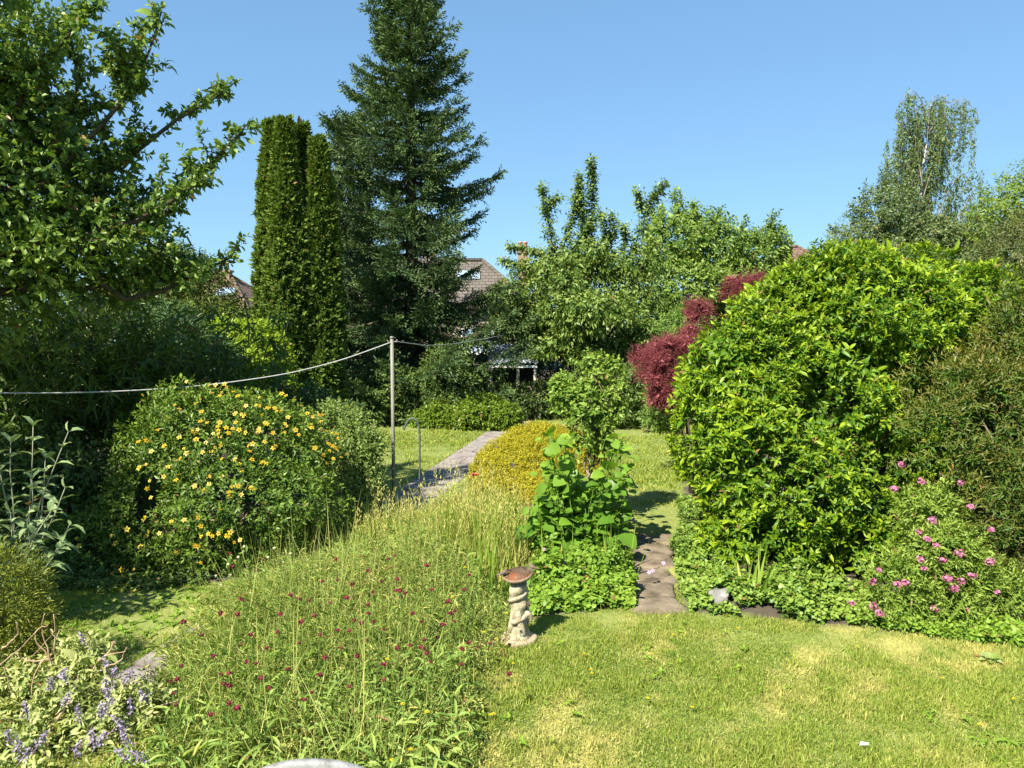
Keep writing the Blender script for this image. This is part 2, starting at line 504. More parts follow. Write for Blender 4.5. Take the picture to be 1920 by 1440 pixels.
g = rng_for("lawn")
geos = []
for (x0, x1, y0, y1, dens, h, w) in [(-4.6, 5.2, 3.6, 6.9, 13000, .042, .0050), (-4.6, 2.9, 6.4, 11.0, 5000, .05, .007), (-4.6, 5.5, 10.6, 20.5, 1500, .06, .013)]:
    n = int((x1 - x0) * (y1 - y0) * dens)
    x, y = g.uniform(x0, x1, n), g.uniform(y0, y1, n)
    k = lawn_ok(x, y) & (np.abs(x) < y * .72 + 1.0)
    x, y = x[k], y[k]
    dr = dryness(x, y)
    k = g.uniform(size=len(x)) > dr * .2
    x, y, dr = x[k], y[k], dr[k]
    tuft = np.clip(.5 + .8 * lump(np.stack([x * 5, y * 5, x * 0], -1), "tuft"), 0, 1)
    hh = h * (.55 + .9 * tuft * (1 - .5 * dr)) * np.exp(g.normal(0, .25, len(x)))
    tipv = np.clip(dr * g.uniform(.2, 1.5, len(x)) + (g.uniform(size=len(x)) < .09) * .7, 0, 1)
    geos.append(blades(x, y, hh, w * np.exp(g.normal(0, .2, len(x))), g, .6, .3, -.01, np.clip(.25 * tuft + .75 * g.uniform(size=len(x)), 0, 1), tipv, STRIP))
# grass creeping over the stepping path's joints and edges
px_, py_ = g.uniform(1.0, 2.0, 2600), g.uniform(6.25, 8.75, 2600)
k = inpoly(px_, py_, SLABS) & (lump(np.stack([px_ * 6, py_ * 6, 0 * px_], -1), "pathweed") > .22)
geos.append(blades(px_[k], py_[k], .05, .006, g, .6, .4, .0, None, (g.uniform(size=k.sum()) < .3) * .8, BLADE))
# taller tufts and coarse clumps
nt = 1500
tx, ty = g.uniform(-4.5, 4.6, nt), 3.8 + 8.5 * g.uniform(0, 1, nt) ** 1.4
i = np.repeat(np.arange(nt), 16)
x, y = tx[i] + g.normal(0, .022, len(i)), ty[i] + g.normal(0, .022, len(i))
k = lawn_ok(x, y); x, y, i = x[k], y[k], i[k]
tr_, td = g.uniform(0, .8, nt), (g.uniform(size=nt) < .2) * .8
geos.append(blades(x, y, .062 * np.exp(g.normal(0, .3, len(x))), .0062, g, .55, .45, -.01, np.clip(tr_[i] + g.uniform(0, .2, len(x)), 0, .97), td[i] * g.uniform(.4, 1, len(x)), BLADE))
x, y = g.uniform(-4.7, -2.2, 26000), g.uniform(5.0, 7.2, 26000)
k = lawn_ok(x, y); x, y = x[k], y[k]
geos.append(blades(x, y, .085 * np.exp(g.normal(0, .3, len(x))) * np.clip(.7 + .6 * lump(np.stack([x * 5, y * 5, 0 * x], -1), "longg"), .25, 1.4), .005, g, .5, .4, -.01, g.uniform(0, .9, len(x)), (g.uniform(size=len(x)) < .12) * .6, BLADE))
part("lawn_grass", join(*geos), M_GRASS, kind="stuff", label="short patchy green and straw coloured lawn grass", cat="grass")

# rosettes of broad weeds and clover in the lawn (uncountable)
M_WEED = leaf_mat("weed_leaf", (.15, .25, .035), (.26, .36, .06), None, .35)
g = rng_for("weeds")
n = 900
x, y = g.uniform(-3.4, 4.5, n), 3.8 + 7 * g.uniform(0, 1, n) ** 1.5
k = lawn_ok(x, y) & (lump(np.stack([x * 1.7, y * 1.7, x * 0], -1), "weedpatch") > -.1)
x, y = x[k], y[k]
P = np.stack([x, y, np.full(len(x), .012)], -1)
D = norm(np.stack([g.normal(0, .15, len(x)), g.normal(0, .15, len(x)), np.ones(len(x))], -1))
x2, y2 = g.uniform(-4.5, -2.3, 900), g.uniform(5.0, 7.1, 900)
k = lawn_ok(x2, y2); x2, y2 = x2[k], y2[k]
P = np.concatenate([P, np.stack([x2, y2, np.full(len(x2), .012)], -1)])
D = np.concatenate([D, norm(np.stack([g.normal(0, .2, len(x2)), g.normal(0, .2, len(x2)), np.ones(len(x2))], -1))])
part("lawn_weeds", whorl(P, D, 7, .012, .032, .012, OVAL, g, (75, 45), .3, .35), M_WEED, kind="stuff", label="low broad leaved weeds scattered through the lawn", cat="weeds")

# ------------------------------------------------------------------ buildings behind the garden
M_WALL = noise_mat("render_wall", [(.30, .25, .18), (.36, .31, .23)], 3, .9, .2, 60)
M_BRICK_PLAIN = noise_mat("chimney_brick", [(.20, .12, .08), (.30, .20, .14)], 8, .9, .5, 40)
M_FRAME = noise_mat("white_frame", [(.72, .72, .70), (.8, .8, .78)], 4, .5, 0)
M_FRAME_GREY = noise_mat('grey_frame', [(.16, .17, .18), (.24, .25, .26)], 4, .5, 0)
M_GLASS, N_, L_, p_ = new_mat("window_glass")
p_.inputs["Base Color"].default_value = (.25, .33, .42, 1); p_.inputs["Roughness"].default_value = .08; p_.inputs["Specular IOR Level"].default_value = .9
M_POT = noise_mat("terracotta", [(.35, .17, .09), (.5, .27, .16)], 6, .8, .2)

def tile_mat(name, c0, c1):
    m, N, L, p = new_mat(name)
    tc = N.new("ShaderNodeTexCoord")
    br = N.new("ShaderNodeTexBrick")
    br.inputs["Scale"].default_value = 1.0
    br.inputs["Brick Width"].default_value = .30; br.inputs["Row Height"].default_value = .16; br.inputs["Mortar Size"].default_value = .014
    br.inputs["Color1"].default_value = (*c0, 1); br.inputs["Color2"].default_value = (*c1, 1); br.inputs["Mortar"].default_value = (c0[0] * .35, c0[1] * .35, c0[2] * .35, 1)
    mp = N.new("ShaderNodeMapping"); mp.inputs["Rotation"].default_value = (RAD(90), 0, 0)
    L.new(tc.outputs["Object"], mp.inputs[0]); L.new(mp.outputs[0], br.inputs["Vector"])
    L.new(br.outputs["Color"], p.inputs["Base Color"]); p.inputs["Roughness"].default_value = .85
    bp = N.new("ShaderNodeBump"); bp.inputs["Strength"].default_value = .5; bp.inputs["Distance"].default_value = .02
    L.new(br.outputs["Fac"], bp.inputs["Height"]); bp.invert = True; L.new(bp.outputs[0], p.inputs["Normal"])
    return m
M_TILE_GREY = tile_mat("roof_tile_brown", (.085, .07, .058), (.12, .10, .082))
M_TILE_RED = tile_mat("roof_tile_red", (.12, .07, .052), (.16, .095, .07))

def poly_geo(pts, faces):
    return (np.array(pts, float), np.concatenate([np.array(f) for f in faces]), np.array([len(f) for f in faces]))

def house(label, cx, cy, w, d, eave, ridge, hip, tile, chims, skylights, rz=0.0):
    t = thing("house", label, "house", (cx, cy, 0))
    ca, sa = math.cos(rz), math.sin(rz)
    def tr(geo):
        V = np.asarray(geo[0], float)
        V = np.stack([V[:, 0] * ca - V[:, 1] * sa + cx, V[:, 0] * sa + V[:, 1] * ca + cy, V[:, 2]], -1)
        return (V,) + tuple(geo[1:])
    part("wall", tr(box((0, 0, eave / 2), (w, d, eave))), M_WALL, t, smooth=False)
    e = .45
    X, Y = w / 2 + e, d / 2 + e
    rl = max(.05, w / 2 - hip)
    z0, z1 = eave - .05, ridge
    top = [(-X, -Y, z0), (X, -Y, z0), (X, Y, z0), (-X, Y, z0), (-rl, 0, z1), (rl, 0, z1)]
    pts = top + [(p[0], p[1], p[2] - .16) for p in top[:4]]
    roof = part("roof", tr(poly_geo(pts, [(0, 1, 5, 4), (1, 2, 5), (2, 3, 4, 5), (3, 0, 4), (0, 6, 7, 1), (1, 7, 8, 2), (2, 8, 9, 3), (3, 9, 6, 0), (6, 9, 8, 7)])), tile, t, smooth=False)
    ridge_geo = [tube([(-rl, 0, z1 + .02), (rl, 0, z1 + .02)], .12, 8)]
    for sx in (-1, 1):
        for sy in (-1, 1):
            ridge_geo.append(tube([(sx * rl, 0, z1 + .02), (sx * X, sy * Y, z0 + .03)], .10, 8))
    part("ridge_tiles", tr(join(*ridge_geo)), tile, roof)
    for (hx, hy, hz, bw, bd) in chims:
        c = part("chimney", tr(join(box((hx, hy, hz / 2 + 1.0), (bw, bd, hz - 2.0)), box((hx, hy, hz + .06), (bw + .14, bd + .14, .12)))), M_BRICK_PLAIN, t, smooth=False)
        for q in (-.25, .25):
            part("chimney_pot", tr(lathe((hx + q * bw, hy, hz + .12), [(.10, 0), (.13, .05), (.10, .1), (.09, .4), (.12, .42), (.11, .46)], 12)), M_POT, c)
    slope = np.array([0, Y, z1 - z0]); slope = slope / np.linalg.norm(slope)
    nn = np.array([0, -slope[2], slope[1]])
    for (sx, s, ww, hh) in skylights:
        b = np.array([sx, -Y, z0]) + slope * s
        def quad(o, hw, hl, off, th):
            vs = []
            for dz in (off, off + th):
                for (a, c_) in ((-hw, -hl), (hw, -hl), (hw, hl), (-hw, hl)):
                    vs.append(o + np.array([a, 0, 0]) + slope * c_ + nn * dz)
            return poly_geo(vs, [(0, 3, 2, 1), (4, 5, 6, 7), (0, 1, 5, 4), (1, 2, 6, 5), (2, 3, 7, 6), (3, 0, 4, 7)])
        f = part("skylight", tr(quad(b, ww / 2 + .08, hh / 2 + .08, .0, .08)), M_FRAME_GREY, roof, smooth=False)
        part("pane", tr(quad(b, ww / 2, hh / 2, .06, .035)), M_GLASS, f, smooth=False)
    for k in (-.3, .25):
        wx = k * w
        f = part("window", tr(join(box((wx, -d / 2 - .02, 1.5), (1.7, .08, 1.2)))), M_FRAME, t, smooth=False)
        part("pane", tr(join(box((wx - .41, -d / 2 - .05, 1.5), (.72, .04, 1.04)), box((wx + .41, -d / 2 - .05, 1.5), (.72, .04, 1.04)))), M_GLASS, f, smooth=False)
        part("sill", tr(box((wx, -d / 2 - .1, .86), (1.86, .2, .07))), M_FRAME, f, smooth=False)
    return t

# centre house: hipped roof seen between the spruce and the cherry tree
_a = at(905, 489, 40)
house("cream house with brown hipped roof and skylight between the spruce and the cherry tree", _a[0] - 2.2, 40.0, 8.6, 7.0, 3.2, _a[2], 2.1, M_TILE_GREY,
      [(4.25, -1.0, 5.75, .5, .5), (-.55, .8, 6.1, .6, .5)], [(1.55, 2.9, 1.0, .75)])
_a = at(420, 520, 46)
house("far house with reddish tiled roof and brick chimney left of the thuja columns", at(353, 517, 46)[0], 46.0, 9.0, 7.5, 3.0, at(432, 517, 46)[2], 2.0, M_TILE_RED,
      [(2.25, -.3, at(425, 508, 46)[2] - .1, .75, .55)], [(3.0, 2.3, .9, .9)], 0)
_a = at(1490, 463, 48)
house("far house whose brown roof tip shows above the big glossy bush", _a[0], 48.0, 9.5, 8.0, 3.4, _a[2], 4.6, M_TILE_RED, [], [(1.0, 2.2, .8, .8)], .12)

# low garden shelter with a corrugated roof
M_CORR = noise_mat("corrugated_roof", [(.13, .15, .18), (.24, .27, .31)], 2.5, .55, .1, 20, spec=.5)
M_CREAM = noise_mat("cream_boards", [(.42, .37, .26), (.52, .46, .34)], 4, .8, .2)
M_DARKWOOD = noise_mat("dark_boards", [(.05, .04, .03), (.10, .08, .06)], 5, .9, .4, stretch=(1, 1, .2))
_a = at(962, 668, 19.75)
sx0, sy0, sz0 = _a[0], 19.75, 1.36
t = thing("garden_shelter", "low open garden shelter with grey corrugated roof and cream posts under the trees", "shelter", (sx0, sy0, 0))
xs = np.linspace(-.62, .62, 48)
zz = .025 * np.sin(xs * 2 * math.pi / .15)
V, F = [], []
for (yy, dz) in ((-.45, 0), (1.05, .42)):
    for th in (0, .02):
        V += [(sx0 + a, sy0 + yy, sz0 + dz + b + th) for a, b in zip(xs, zz)]
nX = len(xs)
for i in range(nX - 1):
    F += [(nX + i, nX + i + 1, 3 * nX + i + 1, 3 * nX + i), (i, 2 * nX + i, 2 * nX + i + 1, i + 1), (i, i + 1, nX + i + 1, nX + i)]
part("roof", poly_geo(V, F), M_CORR, t)
part("fascia", box((sx0, sy0 - .40, sz0 - .07), (1.20, .03, .06)), M_FRAME, t, smooth=False)
for a in (-.55, .12, .55):
    part("post", box((sx0 + a, sy0 - .36, sz0 / 2 - .06), (.07, .07, sz0 - .12)), M_CREAM, t, smooth=False)
part("back_panel", box((sx0, sy0 + .9, .75), (1.16, .03, 1.5)), M_DARKWOOD, t, smooth=False)
part("front_panel", join(*[box((sx0 + .335, sy0 - .33, .12 + k * .125), (.36, .022, .115)) for k in range(6)]), M_CREAM, t, smooth=False)

# ------------------------------------------------------------------ trees
def limb_line(p0, p1, g, n=7, sag=0.0, wig=.08):
    p0, p1 = np.array(p0, float), np.array(p1, float)
    tt = np.linspace(0, 1, n)[:, None]
    pl = p0 + (p1 - p0) * tt
    ln = np.linalg.norm(p1 - p0)
    pl[1:-1] += g.normal(0, wig * ln / n, (n - 2, 3))
    pl[:, 2] += sag * ln * (tt[:, 0] * (1 - tt[:, 0])) * 4
    return pl

def along(pl, n, g, t0=0.0, t1=1.0):
    pl = np.asarray(pl)
    seg = np.linalg.norm(np.diff(pl, axis=0), axis=1)
    cs = np.concatenate([[0], np.cumsum(seg)])
    s = g.uniform(t0, t1, n) * cs[-1]
    i = np.clip(np.searchsorted(cs, s) - 1, 0, len(seg) - 1)
    f = ((s - cs[i]) / seg[i])[:, None]
    return pl[i] * (1 - f) + pl[i + 1] * f, norm(pl[i + 1] - pl[i]), s / cs[-1]

# ---- apple tree overhanging from the left
M_APPLE_LEAF = leaf_mat("apple_leaf", (.05, .105, .03), (.125, .195, .05), (.21, .28, .08), .32, .4, .5)
M_APPLE = noise_mat("green_apple", [(.22, .30, .06), (.36, .40, .10)], 8, .35, 0, spec=.5)
g = rng_for("apple")
tb = np.array([-6.6, 7.6, 0.0])
t = thing("apple_tree", "spreading apple tree with small green apples filling the upper left", "tree", tb)
hub = np.array([-6.35, 7.5, 2.1])
lines, rads = [], []
def add_line(pl, r0, r1):
    lines.append(np.asarray(pl)); rads.append((r0, r1))
add_line([tb + (0, 0, -.1), tb + (.05, 0, .7), tb + (.15, -.05, 1.5), hub], .20, .15)
def pxl(pts, Y0, Y1):
    pts = np.array(pts, float)
    ys = np.linspace(Y0, Y1, len(pts))
    return np.array([at(a, b, yy) for (a, b), yy in zip(pts, ys)])
main = [
    (pxl([(-190, 560), (-110, 400), (0, 260), (70, 130), (125, 70), (195, -12)], 7.7, 8.0), .05, .007),
    (pxl([(-190, 560), (-60, 440), (100, 330), (190, 235), (245, 170), (280, 95), (303, 22)], 7.7, 8.7), .045, .006),
    (pxl([(190, 235), (225, 190), (236, 125), (262, 52)], 8.3, 8.6), .012, .006),
    (pxl([(-190, 560), (-40, 480), (120, 390), (235, 300), (330, 225), (400, 185), (440, 155)], 7.7, 9.2), .045, .007),
    (pxl([(-40, 480), (130, 450), (255, 415), (335, 370), (390, 310), (430, 270), (466, 230)], 7.7, 9.2), .04, .007),
    (pxl([(-190, 575), (-60, 500), (60, 458), (180, 458), (290, 425), (370, 330), (405, 295)], 7.7, 8.8), .075, .008),
    (pxl([(120, 458), (172, 478), (188, 528), (235, 562), (305, 545), (385, 505), (418, 490), (446, 465)], 8.0, 8.8), .05, .006),
    (pxl([(-190, 580), (-60, 545), (30, 548), (105, 520), (150, 545), (250, 520), (330, 500)], 7.7, 8.6), .06, .010),
    (pxl([(-190, 570), (-150, 350), (-90, 150), (-30, 0), (10, -90)], 7.6, 7.4), .05, .012),
    (pxl([(-190, 570), (-60, 380), (20, 190), (40, 40), (70, -80)], 7.7, 8.6), .045, .012),
    (pxl([(-60, 380), (110, 255), (150, 150), (120, 20)], 8.2, 8.8), .03, .010),
]
for pl, a, b in main:
    add_line(pl, a, b)
# limbs that lean towards the house and carry the part of the crown outside the frame
for e in [(-6.6, 5.2, 4.2), (-6.2, 5.0, 3.3), (-7.6, 6.0, 5.0), (-5.9, 5.9, 4.6), (-7.6, 8.8, 4.6), (-6.2, 9.6, 4.8), (-4.9, 9.2, 4.6), (-5.9, 4.8, 2.9)]:
    add_line(limb_line(hub, e, g, 7, .12, .25), .08, .014)
nmain = len(lines)
shP, shD = [], []
def spurs(pl, n, g, t0=.15, spread=.8, up=.35):
    P, D, s = along(pl, n, g, t0, 1.0)
    d = norm(D * .5 + g.normal(0, spread, (n, 3)) + np.array([0, 0, up]))
    shP.append(P); shD.append(d)
    shP.append(pl[-1:]); shD.append(norm(pl[-1:] - pl[-2:-1]))
for i in range(1, nmain):
    pl = lines[i]
    ln = np.linalg.norm(np.diff(pl, axis=0), axis=1).sum()
    far = i > len(main)
    spurs(pl, int(ln * 16), g, .25)
    nb = int(ln * (4.2 if far else 6.0))
    P, D, s = along(pl, nb, g, .18, .97)
    for p, d, q in zip(P, D, s):
        L = (.75 * (1 - q) + .16) * g.uniform(.5, 1.15)
        dd = norm(d * .75 + g.normal(0, .55, 3) + np.array([0, 0, .22]))
        tw = limb_line(p, p + dd * L, g, 5, g.normal(.03, .05), .25)
        add_line(tw, .011 * (1 - q) + .006, .003)
        spurs(tw, int(L * 30) + 2, g, .1)
        if L > .5:
            for _ in range(3):
                p2, d2, _q = along(tw, 1, g, .3, .9)
                d3 = norm(d2[0] * .6 + g.normal(0, .6, 3) + np.array([0, 0, .1]))
                t2 = limb_line(p2[0], p2[0] + d3 * g.uniform(.2, .45), g, 4, 0, .2)
                add_line(t2, .006, .003)
                spurs(t2, 10, g, .1)
part("trunk", join(*[tube(pl, np.linspace(a, b, len(pl)), 7 if a > .03 else 4) for pl, (a, b) in zip(lines, rads)]), M_BARK, t)
P, D = np.concatenate(shP), np.concatenate(shD)
# leafy inner masses between the limbs
fill = []
for (a, b, Y, r) in [(20, 330, 8.3, 1.05), (120, 410, 8.6, .9), (-60, 180, 7.9, 1.1), (60, 540, 8.5, .85), (-80, 480, 8.0, 1.1), (-10, 90, 8.0, .7), (200, 470, 8.7, .6), (-150, 0, 7.8, 1.2), (120, 270, 8.6, .6), (70, 440, 7.9, .55), (0, 250, 8.0, .7), (150, 500, 8.2, .5), (40, 150, 8.2, .5), (230, 390, 8.8, .5), (180, 330, 8.7, .6), (290, 430, 8.9, .35), (90, 60, 8.4, .4)]:
    c = at(a, b, Y); fill.append((*c, r, r, r * .8))
for c in [(-6.2, 4.6, 3.0), (-6.4, 4.2, 3.9), (-5.6, 5.9, 3.0), (-6.1, 5.2, 3.3), (-6.8, 5.4, 4.2), (-5.9, 4.9, 2.6), (-7.4, 6.2, 4.6), (-7.0, 8.6, 4.2)]:
    fill.append((*c, 1.15, 1.15, .85))
P2, N2, g2 = shell(fill, 10500, "applefill", depth=.9, amp=.35, inner=.15, back=.1)
P = np.concatenate([P, P2]); D = np.concatenate([D, norm(N2 * .6 + g2.normal(0, .6, N2.shape))])
part("crown", whorl(P, D, 5, .075, .068, .036, OVAL, g, (80, 30), .18, .25), M_APPLE_LEAF, t)
cand = np.concatenate(shP)
inf = (cand[:, 0] / cand[:, 1] > -.64) & (cand[:, 0] / cand[:, 1] < -.42) & (cand[:, 2] > 2.6)
cand = cand[inf]
for k in g.choice(len(cand), 26, replace=False):
    c = cand[k] + np.array([0, -.05, -.05])
    part("apple", lathe(c, [(.003, .021), (.012, .026), (.022, .022), (.028, .006), (.027, -.008), (.018, -.022), (.006, -.024), (.002, -.021)][::-1], 12), M_APPLE, t)

# ---- conifers
M_SPRUCE = leaf_mat("spruce_needle", (.030, .066, .034), (.075, .122, .058), (.15, .20, .09), .12, .5, .35)
M_SPRUCE_BLUE = leaf_mat("blue_spruce_needle", (.035, .058, .042), (.07, .10, .07), (.10, .125, .085), .1, .5, .35)

def spruce(label, base, H, zlow, rfun, seed, mat, per_whorl=7, dz=.42, dens=1.0, droop=.30, wmul=1.0, nf=12):
    g = rng_for(seed)
    base = np.array(base, float)
    t = thing("spruce_tree", label, "tree", base)
    trunk = [tube([base + (0, 0, -.1), base + (.05, 0, H * .3), base + (.03, .03, H * .7), base + (0, 0, H)], [.21, .16, .08, .015], 10)]
    P, D, Lf, Wf, Rn, Tp, Nn = [], [], [], [], [], [], []
    z = zlow
    while z < H - .15:
        n = per_whorl if z < H * .75 else max(4, per_whorl - 2)
        a0 = g.uniform(0, 6.28)
        for i in range(n):
            az = a0 + i * 6.283 / n + g.normal(0, .18)
            zz = z + g.uniform(-.5, .5) * dz
            R = rfun(zz, az) * g.uniform(.58, 1.14)
            if R < .12:
                R = .12
            q = zz / H
            rise = -droop * (1 - q) + .55 * max(0, q - .55) * 1.6
            tt = np.linspace(0, 1, 7)
            rr = R * tt
            hz = R * (rise * tt + .42 * (1 - q * .5) * np.maximum(0, tt - .55) ** 1.3 * 2)
            hd = np.array([math.cos(az), math.sin(az), 0])
            pl = base + np.array([0, 0, zz]) + rr[:, None] * hd + np.stack([0 * tt, 0 * tt, hz], -1)
            trunk.append(tube(pl, np.linspace(.012 + .014 * R, .004, 7), 4))
            # branchlets left and right of the branch, drooping
            nb = int((10 + 17 * R) * dens)
            bp_, bd, bs = along(pl, nb, g, .10, 1.0)
            side = np.cross(bd, [0, 0, 1.0]); side = norm(side)
            sg = np.where(g.uniform(size=nb) < .5, -1, 1)[:, None]
            ln = (.20 + .40 * R * .5 * (1 - bs) ** .7 + .06) * g.uniform(.6, 1.2, nb)
            dd = norm(bd * .75 + side * sg * g.uniform(.3, 1.0, (nb, 1)) + np.stack([0 * bs, 0 * bs, -.48 + .45 * bs + g.normal(0, .22, nb)], -1))
            bp_ = np.concatenate([bp_, pl[-1:]]); dd = np.concatenate([dd, norm(pl[-1:] - pl[-2:-1])]); ln = np.append(ln, .2); bs = np.append(bs, 1.0)
            for s in np.linspace(.05, 1, nf // 2):
                for c in range(2):
                    m = len(ln)
                    A, B = basis(dd)
                    ph = g.uniform(0, 6.28, m)
                    radv = np.cos(ph)[:, None] * A + np.sin(ph)[:, None] * B
                    P.append(bp_ + dd * (ln * s)[:, None])
                    D.append(norm(dd + radv * .85)); Nn.append(norm(np.cross(dd, radv) + radv * .3))
                    Lf.append(.085 * np.exp(g.normal(0, .2, m)) * wmul); Wf.append(np.full(m, .030) * wmul)
                    Rn.append(np.clip(g.uniform(0, 1, m) * .6 + g.uniform(0, .4), 0, 1)); Tp.append(np.clip(s * .6 + bs * .55 - .45, 0, 1) * g.uniform(.4, 1, m))
        z += dz * (1.05 - .35 * z / H)
    part("trunk", join(*trunk), M_BARK, t)
    cat_ = np.concatenate
    part("crown", leaf_geo(cat_(P), cat_(D), cat_(Nn), cat_(Lf), cat_(Wf), KITE, cat_(Rn), cat_(Tp), .05), mat, t)
    return t

def r_spruce(z, az):
    base_r = 3.0 - .208 * z + 1.0 * math.exp(-((z - 1.9) / 1.3) ** 2) * max(0, math.cos(az + .5))
    base_r *= 1 - .36 * math.exp(-((z - 3.7) / .65) ** 2) * max(0, math.cos(az))
    w = 1 + .16 * math.sin(2 * az + z * 1.1) + .14 * math.sin(z * 2.3 + az)
    return max(.1, base_r * w)
sb = at(772, 790, 20.0); 
spruce("tall dark green spruce standing highest in the middle of the garden", (sb[0], 20.0, 0), 14.4, .6, r_spruce, "spruce_main", M_SPRUCE, 9, .38, 1.45, .24, 1.15)
bb = at(662, 790, 21.2)
spruce("narrow blue-grey spruce half hidden between the thujas and the tall spruce", (bb[0], 21.2, 0), at(655, 212, 21.2)[2], .4, lambda z, az: max(.1, 1.5 - .165 * z), "spruce_blue", M_SPRUCE_BLUE, 7, .28, 1.25, .12, 1.25, 10)

M_THUJA = leaf_mat("thuja_spray", (.028, .07, .016), (.07, .122, .027), (.14, .19, .042), .18, .55, .25)
def thuja(label, px, top, Y, pw, seed, n=5200):
    g = rng_for(seed)
    b = at(px, 760, Y); H = at(px, top, Y)[2]; r = pw / F_PX * Y
    base = np.array([b[0], Y, 0])
    t = thing("thuja_tree", label, "tree", base, group="columnar thujas beside the spruce")
    z = g.uniform(.0, 1, int(n * 1.5)) ** .95 * H
    q = z / H
    prof = np.where(q < .25, .9 + .1 * q / .25, np.where(q < .46, 1.0, np.maximum(0, 1 - ((q - .46) / .54) ** 1.55)))
    az = g.uniform(0, 6.283, len(z))
    hd = np.stack([np.cos(az), np.sin(az), 0 * az], -1)
    keep = ~((hd[:, 1] > .35) & (g.uniform(size=len(z)) < .55))
    z, q, prof, az, hd = z[keep], q[keep], prof[keep], az[keep], hd[keep]
    lum = lump(np.stack([hd[:, 0] * 3.0, hd[:, 1] * 3.0, z * 1.9], -1), seed)
    rr = r * prof * (1 + .14 * lum + .15 * lump(np.stack([hd[:, 0] * 7.0, hd[:, 1] * 7.0, z * 5.0], -1), seed + "b")) * (1 - .38 * g.uniform(0, 1, len(z)) ** 1.8) + .03
    P = base + hd * rr[:, None] + np.stack([0 * z, 0 * z, z], -1)
    D = norm(hd * .95 + np.array([0, 0, .7]) + g.normal(0, .28, hd.shape))
    crown = whorl(P, D, 9, .11, .085, .042, KITE, g, (75, 20), .02, .25)
    part("trunk", tube([base + (0, 0, -.1), base + (0, 0, H * .5), base + (0, 0, H * .93)], [.12, .08, .02], 8), M_BARK, t)
    part("crown", crown, M_THUJA, t)
thuja("leftmost column of the tall thuja clump, its tip just beside the tallest one", 522, 230, 17.1, 25, "thuja_a", 4300)
thuja("tallest and frontmost column of the thuja clump", 545, 227, 16.8, 30, "thuja_d", 4800)
thuja("thuja column with a slightly lower tip just right of the tallest one", 576, 238, 17.3, 27, "thuja_b", 4500)
thuja("rightmost column of the thuja clump, shorter and closest to the spruce", 606, 264, 17.1, 31, "thuja_c", 5600)

# ---- broadleaf trees
def leafy_tree(name, label, base, blobs, n, k, L, W, T, mat, seed, cat="tree", sl=.12, ang=(80, 35), bend=.2, depth=.45, amp=.3, freq=1.4, up=.3, inner=.6, back=.5, r0=.10, bark=None, shoots=None, trunk_name="trunk", zfork=.4, group=None, low=None, jit=.35):
    base = np.array(base, float)
    t = thing(name, label, cat, base, group)
    P, Nn, g = shell(blobs, n, seed, depth, amp, freq, inner, back, low=low)
    D = norm(Nn + np.array([0, 0, up]) + g.normal(0, jit, Nn.shape))
    extra = []
    trk = []
    bl = np.array(blobs, float)
    zt = bl[:, 2].max()
    fork = base + np.array([0, 0, max(.15, zt * zfork)])
    trk.append(tube([base + (0, 0, -.1), (base + fork) / 2 + (g.normal(0, .03), 0, 0), fork], [r0, r0 * .85, r0 * .7], 8))
    for b in bl:
        pl = limb_line(fork, b[:3] + np.array([0, 0, .2 * b[5]]), g, 6, .05, .2)
        trk.append(tube(pl, np.linspace(r0 * .55, r0 * .12, 6), 6))
        for _ in range(5):
            e = b[:3] + norm(g.normal(size=3)) * b[3:6] * .85
            trk.append(tube(limb_line(b[:3] * .6 + fork * .4, e, g, 5, .03, .25), np.linspace(r0 * .22, r0 * .05, 5), 5))
    for (pl, dens, rr) in (shoots or []):
        pl = np.array(pl, float)
        trk.append(tube(pl, np.linspace(r0 * .18, .004, len(pl)), 5))
        ln = np.linalg.norm(np.diff(pl, axis=0), axis=1).sum()
        m = int(ln * dens)
        p, d, s = along(pl, m, g, .05, 1)
        off = norm(g.normal(size=(m, 3))) * (rr * (1 - .55 * s) * g.uniform(.1, 1, m))[:, None]
        P = np.concatenate([P, p + off]); D = np.concatenate([D, norm(off * 3 + d + g.normal(0, .3, d.shape))])
    part(trunk_name, join(*trk), bark or M_BARK, t)
    part("crown" if cat == "tree" else "foliage", whorl(P, D, k, sl, L, W, T, g, ang, bend, .22), mat, t)
    return t

def pblob(px, py, Y, rx, rz=None, ry=None):
    """a lump of foliage whose centre projects to (px, py) at depth Y; radii in photo pixels there"""
    c = at(px, py, Y); s = Y / F_PX
    rz = rx if rz is None else rz
    return (c[0], c[1], c[2], rx * s, (rx if ry is None else ry) * s, rz * s)

M_CHERRY = leaf_mat("cherry_leaf", (.06, .115, .034), (.135, .205, .06), (.23, .29, .095), .30, .42, .45)
cb = at(1092, 760, 20.5)
sh = []
for pts in ([(1045, 500), (1030, 430), (1018, 355)], [(1050, 480), (1068, 430), (1082, 382)], [(1105, 480), (1095, 420), (1086, 335)], [(1110, 470), (1110, 390), (1110, 306)], [(1180, 490), (1205, 420), (1222, 375), (1241, 349)],
            [(1050, 500), (1005, 470), (962, 462)], [(1020, 540), (985, 500), (945, 490)], [(1130, 470), (1150, 430), (1148, 410)], [(1160, 490), (1172, 450), (1170, 425)], [(1075, 500), (1088, 455), (1104, 425)], [(1200, 520), (1218, 480), (1226, 458)], [(1130, 490), (1137, 440), (1130, 402)], [(1085, 400), (1080, 375), (1084, 345)], [(1212, 400), (1200, 385), (1196, 362)], [(1022, 400), (1036, 380), (1045, 372)]):
    sh.append((pxl(pts, 20.5, 20.2), 80, .20))
_gc = rng_for("cherrytiers")
